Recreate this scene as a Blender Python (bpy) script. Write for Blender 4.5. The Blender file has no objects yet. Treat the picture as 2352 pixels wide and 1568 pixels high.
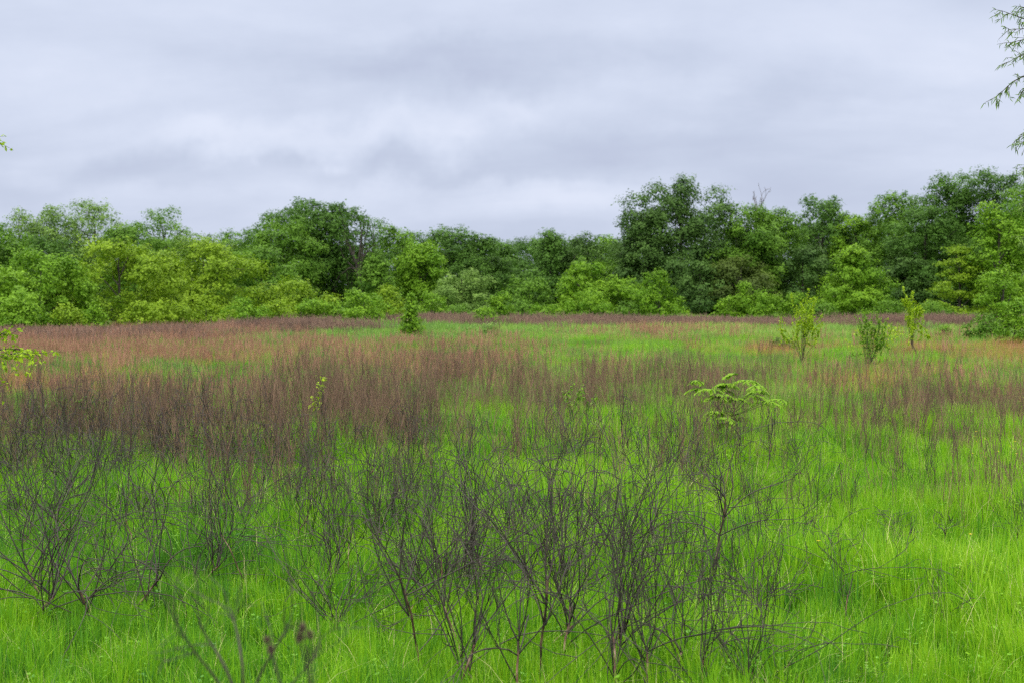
import bpy, math, random
import numpy as np

sc = bpy.context.scene
C = sc.collection

# ------------------------------------------------------------------ camera, sky, sun, exposure
EYE = 3.2
FX = 3267.0            # pixels of the 2352 x 1568 reading of the photograph
CXP, CYP, HZ = 1176.0, 784.0, 652.0
PITCH = math.atan((CYP - HZ) / FX)
cam_d = bpy.data.cameras.new("camera")
cam_d.lens = 50.0
cam_d.sensor_width = 36.0
cam_d.clip_start = 0.1
cam_d.clip_end = 6000
cam_d.dof.use_dof = True
cam_d.dof.focus_distance = 17.0
cam_d.dof.aperture_fstop = 2.5
cam = bpy.data.objects.new("camera", cam_d)
C.objects.link(cam)
cam.location = (0, 0, EYE)
cam.rotation_euler = (math.pi / 2 - PITCH, 0, 0)
sc.camera = cam

SUN_EL, SUN_AZ = math.radians(62), math.radians(205)
w = bpy.data.worlds.new("World")
sc.world = w
w.use_nodes = True
nt = w.node_tree
for n in list(nt.nodes):
    nt.nodes.remove(n)


def N(tree, typ, **kw):
    n = tree.nodes.new(typ)
    for k, v in kw.items():
        if k == 'ins':
            for i, val in v.items():
                n.inputs[i].default_value = val
        else:
            setattr(n, k, v)
    return n


def math_node(tree, op, a, b=None, c=None):
    n = tree.nodes.new('ShaderNodeMath')
    n.operation = op
    for i, v in enumerate((a, b, c)):
        if v is None:
            continue
        if isinstance(v, (int, float)):
            n.inputs[i].default_value = v
        else:
            tree.links.new(v, n.inputs[i])
    return n.outputs[0]


def ramp(tree, fac, stops):
    n = tree.nodes.new('ShaderNodeValToRGB')
    cr = n.color_ramp
    while len(cr.elements) > 1:
        cr.elements.remove(cr.elements[0])
    cr.elements[0].position = stops[0][0]
    cr.elements[0].color = (*stops[0][1], 1)
    for p, c in stops[1:]:
        e = cr.elements.new(p)
        e.color = (*c, 1)
    tree.links.new(fac, n.inputs[0])
    return n.outputs[0]


sky = N(nt, 'ShaderNodeTexSky', sky_type='NISHITA', sun_disc=False, sun_elevation=SUN_EL, sun_rotation=SUN_AZ,
        air_density=1.0, dust_density=3.0)
bg_sky = N(nt, 'ShaderNodeBackground', ins={1: 0.05})
nt.links.new(sky.outputs[0], bg_sky.inputs[0])
tc = N(nt, 'ShaderNodeTexCoord')
sx = N(nt, 'ShaderNodeSeparateXYZ')
nt.links.new(tc.outputs['Generated'], sx.inputs[0])
zz = math_node(nt, 'MAXIMUM', sx.outputs[2], 0.0)
dv = math_node(nt, 'ADD', zz, 0.30)
px_ = math_node(nt, 'DIVIDE', sx.outputs[0], dv)
py_ = math_node(nt, 'DIVIDE', sx.outputs[1], dv)
cb = N(nt, 'ShaderNodeCombineXYZ')
nt.links.new(px_, cb.inputs[0])
nt.links.new(py_, cb.inputs[1])
n1 = N(nt, 'ShaderNodeTexNoise', ins={'Scale': 2.3, 'Detail': 6.0, 'Roughness': 0.50, 'Distortion': 0.25})
mp = N(nt, 'ShaderNodeMapping')
mp.inputs['Location'].default_value = (3.1, 1.7, 0.4)
mp.inputs['Scale'].default_value = (0.8, 1.25, 1.0)
nt.links.new(cb.outputs[0], mp.inputs[0])
nt.links.new(mp.outputs[0], n1.inputs['Vector'])
n2 = N(nt, 'ShaderNodeTexNoise', ins={'Scale': 0.8, 'Detail': 2.0, 'Roughness': 0.5})
nt.links.new(mp.outputs[0], n2.inputs['Vector'])
val = math_node(nt, 'ADD', math_node(nt, 'ADD', math_node(nt, 'MULTIPLY', n1.outputs[0], 0.50), math_node(nt, 'MULTIPLY', n2.outputs[0], 0.22)), 0.145)


# ragged edges: the patches below are pushed about by noise
wn = N(nt, 'ShaderNodeTexNoise', ins={'Scale': 7.0, 'Detail': 5.0, 'Roughness': 0.6})
nt.links.new(tc.outputs['Generated'], wn.inputs['Vector'])
wsep = N(nt, 'ShaderNodeSeparateColor')
nt.links.new(wn.outputs[1], wsep.inputs[0])
WU = math_node(nt, 'MULTIPLY', math_node(nt, 'SUBTRACT', wsep.outputs[0], 0.5), 0.30)
WV = math_node(nt, 'MULTIPLY', math_node(nt, 'SUBTRACT', wsep.outputs[1], 0.5), 0.12)
n3 = N(nt, 'ShaderNodeTexNoise', ins={'Scale': 15.0, 'Detail': 5.0, 'Roughness': 0.6})
mp3 = N(nt, 'ShaderNodeMapping')
mp3.inputs['Scale'].default_value = (0.8, 0.8, 2.0)
nt.links.new(tc.outputs['Generated'], mp3.inputs[0])
nt.links.new(mp3.outputs[0], n3.inputs['Vector'])
val = math_node(nt, 'ADD', val, math_node(nt, 'MULTIPLY', math_node(nt, 'SUBTRACT', n3.outputs[0], 0.5), 0.10))


# paler and darker parts of the cloud deck, each at its own direction in the sky
def cloud_patch(vx, vy, su, sv, amp):
    global val
    az = (vx - CXP) / FX
    el = (HZ - vy) / FX
    yy = math_node(nt, 'MAXIMUM', sx.outputs[1], 0.05)
    u = math_node(nt, 'DIVIDE', math_node(nt, 'SUBTRACT', math_node(nt, 'ADD', math_node(nt, 'DIVIDE', sx.outputs[0], yy), WU), az), su / FX)
    v = math_node(nt, 'DIVIDE', math_node(nt, 'SUBTRACT', math_node(nt, 'ADD', math_node(nt, 'DIVIDE', sx.outputs[2], yy), WV), el), sv / FX)
    r2 = math_node(nt, 'ADD', math_node(nt, 'MULTIPLY', u, u), math_node(nt, 'MULTIPLY', v, v))
    g = math_node(nt, 'EXPONENT', math_node(nt, 'MULTIPLY', r2, -1.0))
    val = math_node(nt, 'ADD', val, math_node(nt, 'MULTIPLY', g, amp))


for a in ((560, 300, 260, 45, 0.13), (930, 290, 190, 40, 0.12), (1180, 240, 160, 35, 0.10), (1260, 430, 300, 60, 0.10),
          (1000, 150, 330, 40, -0.10), (300, 400, 500, 45, -0.09), (1500, 310, 500, 40, -0.06), (1000, 365, 400, 22, -0.07),
          (1900, 90, 420, 110, 0.10), (200, 170, 330, 90, 0.08), (2150, 210, 250, 90, 0.05), (700, 20, 800, 90, 0.07), (550, 180, 260, 60, 0.03), (1330, 120, 200, 60, -0.03),
          (1550, 180, 200, 40, 0.04), (1850, 400, 500, 60, -0.02)):
    cloud_patch(*a)
ccol = ramp(nt, val, [(0.30, (0.435, 0.48, 0.625)), (0.44, (0.505, 0.56, 0.70)), (0.56, (0.59, 0.645, 0.785)), (0.70, (0.70, 0.745, 0.875))])
lum = math_node(nt, 'ADD', 1.14, math_node(nt, 'MULTIPLY', math_node(nt, 'SMOOTH_MIN', math_node(nt, 'MAXIMUM', math_node(nt, 'SUBTRACT', sx.outputs[2], 0.20), 0.0), 0.5, 0.1), 4.6))
bg_c = N(nt, 'ShaderNodeBackground')
# unseen overhead sky is given a warmer white, to neutralise the light's blue cast
whf = N(nt, 'ShaderNodeMapRange', ins={1: 0.2, 2: 0.55, 3: 0.0, 4: 1.0})
nt.links.new(sx.outputs[2], whf.inputs[0])
wmx = N(nt, 'ShaderNodeMix', data_type='RGBA')
nt.links.new(whf.outputs[0], wmx.inputs[0])
nt.links.new(ccol, wmx.inputs[6])
wmx.inputs[7].default_value = (0.72, 0.69, 0.64, 1)
nt.links.new(wmx.outputs[2], bg_c.inputs[0])
nt.links.new(lum, bg_c.inputs[1])
mx = N(nt, 'ShaderNodeMixShader', ins={0: 0.93})
nt.links.new(bg_sky.outputs[0], mx.inputs[1])
nt.links.new(bg_c.outputs[0], mx.inputs[2])
wo = N(nt, 'ShaderNodeOutputWorld')
nt.links.new(mx.outputs[0], wo.inputs[0])

sun_d = bpy.data.lights.new("sun", 'SUN')
sun_d.energy = 1.4
sun_d.angle = math.radians(25)
sun_d.color = (1.0, 0.97, 0.92)
sun = bpy.data.objects.new("sun", sun_d)
C.objects.link(sun)
sun.rotation_euler = (math.pi / 2 - SUN_EL, 0, -SUN_AZ + math.pi)
sun.location = (0, 0, 60)

sc.view_settings.view_transform = 'Standard'
sc.view_settings.look = 'None'
sc.view_settings.exposure = 0.08
sc.view_settings.gamma = 1.0
sc.view_settings.use_curve_mapping = False
sc.cycles.max_bounces = 6
sc.cycles.diffuse_bounces = 3
sc.cycles.transmission_bounces = 4
sc.cycles.glossy_bounces = 2
sc.cycles.volume_bounces = 0
sc.cycles.use_denoising = False
sc.cycles.denoiser = 'OPENIMAGEDENOISE'
sc.cycles.denoising_input_passes = 'RGB_ALBEDO_NORMAL'
sc.cycles.filter_width = 1.3


# ------------------------------------------------------------------ helpers
def at(vx, vy, D):
    """the point at distance D (along +Y) seen at vx, vy"""
    dx = (vx - CXP) / FX
    dz = -(vy - CYP) / FX
    c, s = math.cos(PITCH), math.sin(PITCH)
    y = c + dz * s
    z = dz * c - s
    return (dx / y * D, D, EYE + z / y * D)


def gx(vx, D):
    return (vx - CXP) / FX * D


def dist_of(vy):
    return EYE * FX / (vy - HZ)


def height_of(vy, D):
    return EYE + (HZ - vy) / FX * D


def swell(x, y):
    """gentle rise and fall of the field"""
    x = np.asarray(x, float)
    y = np.asarray(y, float)
    k = np.clip((y - 10) / 60, 0, 1)
    return (0.10 * np.sin(x * 0.11 + y * 0.07 + 1.0) + 0.07 * np.sin(x * 0.23 - y * 0.16) + 0.04 * np.sin(x * 0.6 + y * 0.45)) * k


def ground_z(x, y):
    return float(swell(x, y))


def material(name, base_stops, rough=0.6, trans=0.0, attr='tint', spec=0.3, world_var=0.0, inst_var=0.0):
    m = bpy.data.materials.new(name)
    m.use_nodes = True
    t = m.node_tree
    for n in list(t.nodes):
        t.nodes.remove(n)
    out = N(t, 'ShaderNodeOutputMaterial')
    if attr:
        a = N(t, 'ShaderNodeAttribute', attribute_name=attr)
        f = a.outputs['Fac']
    else:
        g0 = N(t, 'ShaderNodeNewGeometry')
        nz0 = N(t, 'ShaderNodeTexNoise', ins={'Scale': 6.0, 'Detail': 3.0})
        t.links.new(g0.outputs['Position'], nz0.inputs['Vector'])
        f = nz0.outputs[0]
    if world_var:
        g = N(t, 'ShaderNodeNewGeometry')
        nz = N(t, 'ShaderNodeTexNoise', ins={'Scale': 0.35, 'Detail': 4.0, 'Roughness': 0.6})
        t.links.new(g.outputs['Position'], nz.inputs['Vector'])
        f = math_node(t, 'ADD', f, math_node(t, 'MULTIPLY', math_node(t, 'SUBTRACT', nz.outputs[0], 0.5), world_var))
    if inst_var:
        oi = N(t, 'ShaderNodeObjectInfo')
        f = math_node(t, 'ADD', f, math_node(t, 'MULTIPLY', math_node(t, 'SUBTRACT', oi.outputs['Random'], 0.5), inst_var))
    col = ramp(t, f, base_stops)
    p = N(t, 'ShaderNodeBsdfPrincipled', ins={'Roughness': rough, 'Specular IOR Level': spec})
    t.links.new(col, p.inputs['Base Color'])
    if trans:
        tr = N(t, 'ShaderNodeBsdfTranslucent')
        t.links.new(col, tr.inputs[0])
        ms = N(t, 'ShaderNodeMixShader', ins={0: trans})
        t.links.new(p.outputs[0], ms.inputs[1])
        t.links.new(tr.outputs[0], ms.inputs[2])
        t.links.new(ms.outputs[0], out.inputs[0])
    else:
        t.links.new(p.outputs[0], out.inputs[0])
    return m


def leafmat(name, dark, light, trans=0.3, rough=0.55, spec=0.16, **kw):
    mid = tuple((a + b) / 2 for a, b in zip(dark, light))
    return material(name, [(0.0, dark), (0.5, mid), (1.0, light)], rough, trans, spec=spec, **kw)


LM = {
    'dark': leafmat('leaf dark green', (0.032, 0.096, 0.012), (0.112, 0.245, 0.032)),
    'darkblue': leafmat('leaf dark bluish green', (0.032, 0.088, 0.018), (0.108, 0.215, 0.040)),
    'mid': leafmat('leaf middle green', (0.055, 0.150, 0.012), (0.165, 0.330, 0.030)),
    'bright': leafmat('leaf bright green', (0.080, 0.215, 0.010), (0.215, 0.400, 0.022)),
    'yellow': leafmat('leaf yellow green', (0.110, 0.230, 0.009), (0.275, 0.430, 0.022)),
    'pale': leafmat('leaf pale green', (0.095, 0.195, 0.035), (0.235, 0.390, 0.080)),
    'brown': leafmat('leaf brownish green', (0.046, 0.084, 0.014), (0.122, 0.190, 0.030)),
    'lime': leafmat('leaf lime', (0.20, 0.36, 0.008), (0.44, 0.62, 0.025), trans=0.35),
    'willow': leafmat('leaf willow', (0.070, 0.150, 0.040), (0.260, 0.400, 0.080), trans=0.3),
}
BARK = material('bark', [(0.3, (0.030, 0.025, 0.022)), (0.7, (0.10, 0.085, 0.075))], 0.9, attr=None)
TWIG = material('dark twig', [(0.35, (0.018, 0.015, 0.014)), (0.65, (0.062, 0.047, 0.040))], 0.6, attr=None, spec=0.5)
STEM = material('peeling stem bark', [(0.40, (0.045, 0.030, 0.026)), (0.52, (0.17, 0.095, 0.065)), (0.66, (0.36, 0.26, 0.19))], 0.7, attr=None)
GREY = material('grey dead wood', [(0.35, (0.10, 0.09, 0.09)), (0.65, (0.20, 0.18, 0.18))], 0.8, attr=None)


def tag(o, label=None, cat=None, group=None, kind=None):
    for k, v in (('label', label), ('category', cat), ('group', group), ('kind', kind)):
        if v:
            o[k] = v
    return o


def mesh_from(name, V, F, mat, tint=None, smooth=False):
    """V: n x 3, F: m x k faces with the same number of corners"""
    V = np.ascontiguousarray(V, dtype=np.float32)
    F = np.ascontiguousarray(F, dtype=np.int32)
    me = bpy.data.meshes.new(name)
    me.vertices.add(len(V))
    me.vertices.foreach_set('co', V.ravel())
    m, k = F.shape
    me.loops.add(m * k)
    me.loops.foreach_set('vertex_index', F.ravel())
    me.polygons.add(m)
    me.polygons.foreach_set('loop_start', np.arange(0, m * k, k, dtype=np.int32))
    me.polygons.foreach_set('loop_total', np.full(m, k, dtype=np.int32))
    if smooth:
        me.polygons.foreach_set('use_smooth', np.ones(m, dtype=bool))
    if tint is not None:
        a = me.attributes.new('tint', 'FLOAT', 'FACE')
        a.data.foreach_set('value', np.ascontiguousarray(tint, dtype=np.float32))
    me.materials.append(mat)
    me.update(calc_edges=True)
    return me


def link(name, me, parent=None):
    o = bpy.data.objects.new(name, me)
    C.objects.link(o)
    if parent is not None:
        o.parent = parent
    return o


def empty(name, loc, rz=0.0):
    o = bpy.data.objects.new(name, None)
    o.empty_display_size = 0.2
    C.objects.link(o)
    o.location = loc
    o.rotation_euler = (0, 0, rz)
    return o


def tubes(lines, sides=4):
    """lines: list of (P n x 3, R n) -> V, F (quads)"""
    Vs, Fs, off = [], [], 0
    ang = np.arange(sides) * 2 * math.pi / sides
    ca, sa = np.cos(ang), np.sin(ang)
    for P, R in lines:
        P = np.asarray(P, float)
        R = np.asarray(R, float)
        n = len(P)
        T = np.gradient(P, axis=0)
        T /= np.linalg.norm(T, axis=1)[:, None] + 1e-9
        ref = np.array([0.31, 0.17, 0.93]) if abs(T[0][2]) < 0.8 else np.array([0.95, 0.2, 0.1])
        A = np.cross(T, ref)
        A /= np.linalg.norm(A, axis=1)[:, None] + 1e-9
        B = np.cross(T, A)
        ring = P[:, None, :] + R[:, None, None] * (A[:, None, :] * ca[None, :, None] + B[:, None, :] * sa[None, :, None])
        Vs.append(ring.reshape(-1, 3))
        i = np.arange(n - 1)[:, None] * sides
        j = np.arange(sides)[None, :]
        j2 = (j + 1) % sides
        q = np.stack([i + j, i + j2, i + sides + j2, i + sides + j], axis=-1).reshape(-1, 4) + off
        Fs.append(q)
        off += n * sides
    return np.concatenate(Vs), np.concatenate(Fs)


RHOMB = np.array([(0, 0), (0.5, 0.32), (1, 0), (0.5, -0.32)])
OVATE = np.array([(0, 0), (0.25, 0.22), (0.6, 0.24), (1, 0), (0.6, -0.24), (0.25, -0.22)])
NARROW = np.array([(0, 0), (0.25, 0.07), (0.6, 0.065), (1, 0), (0.6, -0.065), (0.25, -0.07)])
LOBED = np.array([(0, 0), (0.15, 0.20), (0.05, 0.48), (0.42, 0.20), (0.60, 0.42), (0.68, 0.14), (1, 0),
                  (0.68, -0.14), (0.60, -0.42), (0.42, -0.20), (0.05, -0.48), (0.15, -0.20)])


def unit(v):
    return v / (np.linalg.norm(v, axis=-1, keepdims=True) + 1e-9)


def leaves(P, A, Nn, S, shape=RHOMB, droop=0.0):
    """flat leaves at P along A with normals Nn and sizes S"""
    A = unit(A)
    B = unit(np.cross(Nn, A))
    n, k = len(P), len(shape)
    u = shape[:, 0][None, :, None]
    v = shape[:, 1][None, :, None]
    S = S[:, None, None]
    V = P[:, None, :] + A[:, None, :] * u * S + B[:, None, :] * v * S
    if droop:
        V[:, :, 2] -= (shape[:, 0][None, :] ** 2) * droop * S[:, :, 0]
    return V.reshape(-1, 3), np.arange(n * k).reshape(n, k)


# ------------------------------------------------------------------ ground
def build_ground():
    xs = np.concatenate([np.linspace(-1500, -120, 12), np.linspace(-110, 110, 180), np.linspace(120, 1500, 12)])
    ys = np.concatenate([np.linspace(-200, -5, 6), np.linspace(0, 180, 150), np.linspace(195, 2200, 14)])
    X, Y = np.meshgrid(xs, ys)
    Z = swell(X, Y)
    V = np.stack([X, Y, Z], -1).reshape(-1, 3)
    nx, ny = len(xs), len(ys)
    i = np.arange(ny - 1)[:, None] * nx
    j = np.arange(nx - 1)[None, :]
    F = np.stack([i + j, i + j + 1, i + j + nx + 1, i + j + nx], -1).reshape(-1, 4)
    m = bpy.data.materials.new('field soil and thatch')
    m.use_nodes = True
    t = m.node_tree
    g = N(t, 'ShaderNodeNewGeometry')
    a = N(t, 'ShaderNodeTexNoise', ins={'Scale': 0.08, 'Detail': 6.0, 'Roughness': 0.65})
    b = N(t, 'ShaderNodeTexNoise', ins={'Scale': 3.0, 'Detail': 5.0, 'Roughness': 0.7})
    t.links.new(g.outputs['Position'], a.inputs['Vector'])
    t.links.new(g.outputs['Position'], b.inputs['Vector'])
    f = math_node(t, 'ADD', math_node(t, 'MULTIPLY', a.outputs[0], 0.6), math_node(t, 'MULTIPLY', b.outputs[0], 0.4))
    c = ramp(t, f, [(0.38, (0.05, 0.09, 0.02)), (0.5, (0.09, 0.17, 0.03)), (0.6, (0.13, 0.13, 0.05)), (0.68, (0.12, 0.08, 0.05))])
    p = t.nodes['Principled BSDF']
    p.inputs['Roughness'].default_value = 0.9
    t.links.new(c, p.inputs['Base Color'])
    o = link('ground', mesh_from('ground', V, F, m, smooth=True))
    tag(o, kind='structure')


build_ground()


# ------------------------------------------------------------------ scattering (only for what nobody could count)
def scatter(name, pts, variants, label, cat, lo=0.8, hi=1.2, seed=0, tilt=0.08, scales=None):
    rng = np.random.default_rng(seed)
    n = len(pts)
    me = bpy.data.meshes.new(name)
    me.vertices.add(n)
    me.vertices.foreach_set('co', np.ascontiguousarray(pts, dtype=np.float32).ravel())
    sc_ = rng.uniform(lo, hi, n) if scales is None else scales
    rot = np.stack([rng.normal(0, tilt, n), rng.normal(0, tilt, n), rng.uniform(0, 6.283, n)], -1)
    for nm, ty, fld, dat in (('scl', 'FLOAT', 'value', sc_), ('rot', 'FLOAT_VECTOR', 'vector', rot.ravel()),
                             ('idx', 'INT', 'value', rng.integers(0, len(variants), n))):
        a = me.attributes.new(nm, ty, 'POINT')
        a.data.foreach_set(fld, np.ascontiguousarray(dat, dtype=np.int32 if ty == 'INT' else np.float32))
    coll = bpy.data.collections.new(name + ' sources')
    for v in variants:
        coll.objects.link(bpy.data.objects.new(name + '_source', v))
    ng = bpy.data.node_groups.new(name + ' scatter', 'GeometryNodeTree')
    ng.interface.new_socket('Geometry', in_out='INPUT', socket_type='NodeSocketGeometry')
    ng.interface.new_socket('Geometry', in_out='OUTPUT', socket_type='NodeSocketGeometry')
    gi = ng.nodes.new('NodeGroupInput')
    go = ng.nodes.new('NodeGroupOutput')
    ip = ng.nodes.new('GeometryNodeInstanceOnPoints')
    ci = ng.nodes.new('GeometryNodeCollectionInfo')
    ci.inputs['Collection'].default_value = coll
    ci.inputs['Separate Children'].default_value = True
    ci.inputs['Reset Children'].default_value = True
    ip.inputs['Pick Instance'].default_value = True

    def na(nm, ty):
        q = ng.nodes.new('GeometryNodeInputNamedAttribute')
        q.data_type = ty
        q.inputs['Name'].default_value = nm
        return q.outputs['Attribute']
    L = ng.links.new
    L(gi.outputs[0], ip.inputs['Points'])
    L(ci.outputs[0], ip.inputs['Instance'])
    L(na('idx', 'INT'), ip.inputs['Instance Index'])
    L(na('rot', 'FLOAT_VECTOR'), ip.inputs['Rotation'])
    L(na('scl', 'FLOAT'), ip.inputs['Scale'])
    L(ip.outputs[0], go.inputs[0])
    o = link(name, me)
    md = o.modifiers.new('scatter', 'NODES')
    md.node_group = ng
    tag(o, label, cat, kind='stuff')
    return o


# value noise for breaking up the patches
_rg = np.random.default_rng(77)
_tab = _rg.random((64, 64))


def vnoise(x, y, s):
    x = np.asarray(x) / s
    y = np.asarray(y) / s
    xi = np.floor(x).astype(int)
    yi = np.floor(y).astype(int)
    fx = x - xi
    fy = y - yi
    fx = fx * fx * (3 - 2 * fx)
    fy = fy * fy * (3 - 2 * fy)
    g = lambda a, b: _tab[a % 64, b % 64]
    return (g(xi, yi) * (1 - fx) + g(xi + 1, yi) * fx) * (1 - fy) + (g(xi, yi + 1) * (1 - fx) + g(xi + 1, yi + 1) * fx) * fy


def wedge(n, d0, d1, rng, side=1.22, pad=2.0):
    """points spread evenly over the field between two distances"""
    D = np.sqrt(rng.uniform(d0 * d0, d1 * d1, n))
    X = rng.uniform(-1, 1, n) * (0.36 * side * D + pad)
    return X, D


def blades(n, size, h0, h1, width, rng, lean=0.25, segs=3, tint0=0.5, tintr=0.35, clumps=0):
    """grass blades: tapering strips that bend over towards the tip"""
    P = np.stack([rng.uniform(-size / 2, size / 2, n), rng.uniform(-size / 2, size / 2, n), np.zeros(n)], -1)
    H = rng.uniform(h0, h1, n)
    az = rng.uniform(0, 6.283, n)
    if clumps:
        c = rng.uniform(-size / 2, size / 2, (clumps, 2))
        k = rng.integers(0, clumps, n)
        rr_ = np.abs(rng.normal(0, 0.035, n))
        P[:, 0] = c[k, 0] + rr_ * np.cos(az)
        P[:, 1] = c[k, 1] + rr_ * np.sin(az)
        H = H * rng.uniform(.7, 1.25, clumps)[k]
        tint0 = tint0 + rng.normal(0, .14, clumps)[k]
    ln = np.abs(rng.normal(0, lean, n)) + 0.03
    bend = np.stack([np.cos(az), np.sin(az), np.zeros(n)], -1)
    fa = az + math.pi / 2 + rng.normal(0, 0.8, n)
    side = np.stack([np.cos(fa), np.sin(fa), np.zeros(n)], -1)
    W = width * rng.uniform(0.6, 1.3, n)
    rows = []
    for k in range(segs + 1):
        t = k / segs
        c = P + bend * (ln * H * t ** 2.2)[:, None]
        c[:, 2] = H * (t - 0.35 * ln * t ** 3)
        wd = W * (1 - t ** 1.8) * 0.5 + 0.0004
        rows.append(c - side * wd[:, None])
        rows.append(c + side * wd[:, None])
    V = np.stack(rows, 1)                     # n x 2(segs+1) x 3
    k2 = 2 * (segs + 1)
    F = []
    for k in range(segs):
        F.append([2 * k, 2 * k + 1, 2 * k + 3, 2 * k + 2])
    F = np.array(F)[None] + (np.arange(n) * k2)[:, None, None]
    tint = np.repeat(np.clip(tint0 + rng.normal(0, tintr * 0.5, n), 0, 1 if np.max(tint0) < 1.5 else 2), segs)
    return V.reshape(-1, 3), F.reshape(-1, 4), tint


def join(parts):
    Vs, Fs, Ts, off = [], [], [], 0
    for V, F, T in parts:
        Vs.append(V)
        Fs.append(F + off)
        Ts.append(T)
        off += len(V)
    return np.concatenate(Vs), np.concatenate(Fs), np.concatenate(Ts)


def grass_material(name, stops):
    m = bpy.data.materials.new(name)
    m.use_nodes = True
    t = m.node_tree
    for n in list(t.nodes):
        t.nodes.remove(n)
    out = N(t, 'ShaderNodeOutputMaterial')
    g = N(t, 'ShaderNodeNewGeometry')
    at_ = N(t, 'ShaderNodeAttribute', attribute_name='tint')
    oi = N(t, 'ShaderNodeObjectInfo')
    nz = N(t, 'ShaderNodeTexNoise', ins={'Scale': 0.30, 'Detail': 4.0, 'Roughness': 0.6})
    t.links.new(g.outputs['Position'], nz.inputs['Vector'])
    sp = N(t, 'ShaderNodeSeparateXYZ')
    t.links.new(g.outputs['Position'], sp.inputs[0])
    f = math_node(t, 'ADD', math_node(t, 'MULTIPLY', at_.outputs['Fac'], 0.55), math_node(t, 'MULTIPLY', oi.outputs['Random'], 0.22))
    f = math_node(t, 'ADD', f, math_node(t, 'MULTIPLY', math_node(t, 'SUBTRACT', nz.outputs[0], 0.5), 0.8))
    nz2 = N(t, 'ShaderNodeTexNoise', ins={'Scale': 1.7, 'Detail': 3.0, 'Roughness': 0.6})
    t.links.new(g.outputs['Position'], nz2.inputs['Vector'])
    f = math_node(t, 'ADD', f, math_node(t, 'MULTIPLY', math_node(t, 'SUBTRACT', nz2.outputs[0], 0.5), 0.55))
    # the grass is a yellower kind on the right of the field
    rx = N(t, 'ShaderNodeMapRange', ins={1: -3.0, 2: 4.5, 3: -0.02, 4: 0.12})
    t.links.new(sp.outputs[0], rx.inputs[0])
    f = math_node(t, 'ADD', f, rx.outputs[0])
    col = ramp(t, f, stops)
    p = N(t, 'ShaderNodeBsdfPrincipled', ins={'Roughness': 0.40, 'Specular IOR Level': 0.32})
    t.links.new(col, p.inputs['Base Color'])
    tr = N(t, 'ShaderNodeBsdfTranslucent')
    t.links.new(col, tr.inputs[0])
    ms = N(t, 'ShaderNodeMixShader', ins={0: 0.30})
    t.links.new(p.outputs[0], ms.inputs[1])
    t.links.new(tr.outputs[0], ms.inputs[2])
    t.links.new(ms.outputs[0], out.inputs[0])
    return m


GRASS = grass_material('fresh grass', [(0.00, (0.055, 0.165, 0.040)), (0.22, (0.078, 0.260, 0.024)), (0.45, (0.165, 0.415, 0.016)),
                                       (0.68, (0.275, 0.540, 0.014)), (0.92, (0.370, 0.590, 0.045)), (1.05, (0.62, 0.60, 0.26))])
# grass further out: distance haze put into the colour, plus olive and straw
FARGRASS = grass_material('haze-paled meadow grass', [(0.00, (0.090, 0.190, 0.055)), (0.30, (0.150, 0.300, 0.060)), (0.55, (0.240, 0.430, 0.075)),
                                                 (0.75, (0.350, 0.480, 0.095)), (0.95, (0.440, 0.460, 0.140)), (1.1, (0.50, 0.42, 0.20))])


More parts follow.
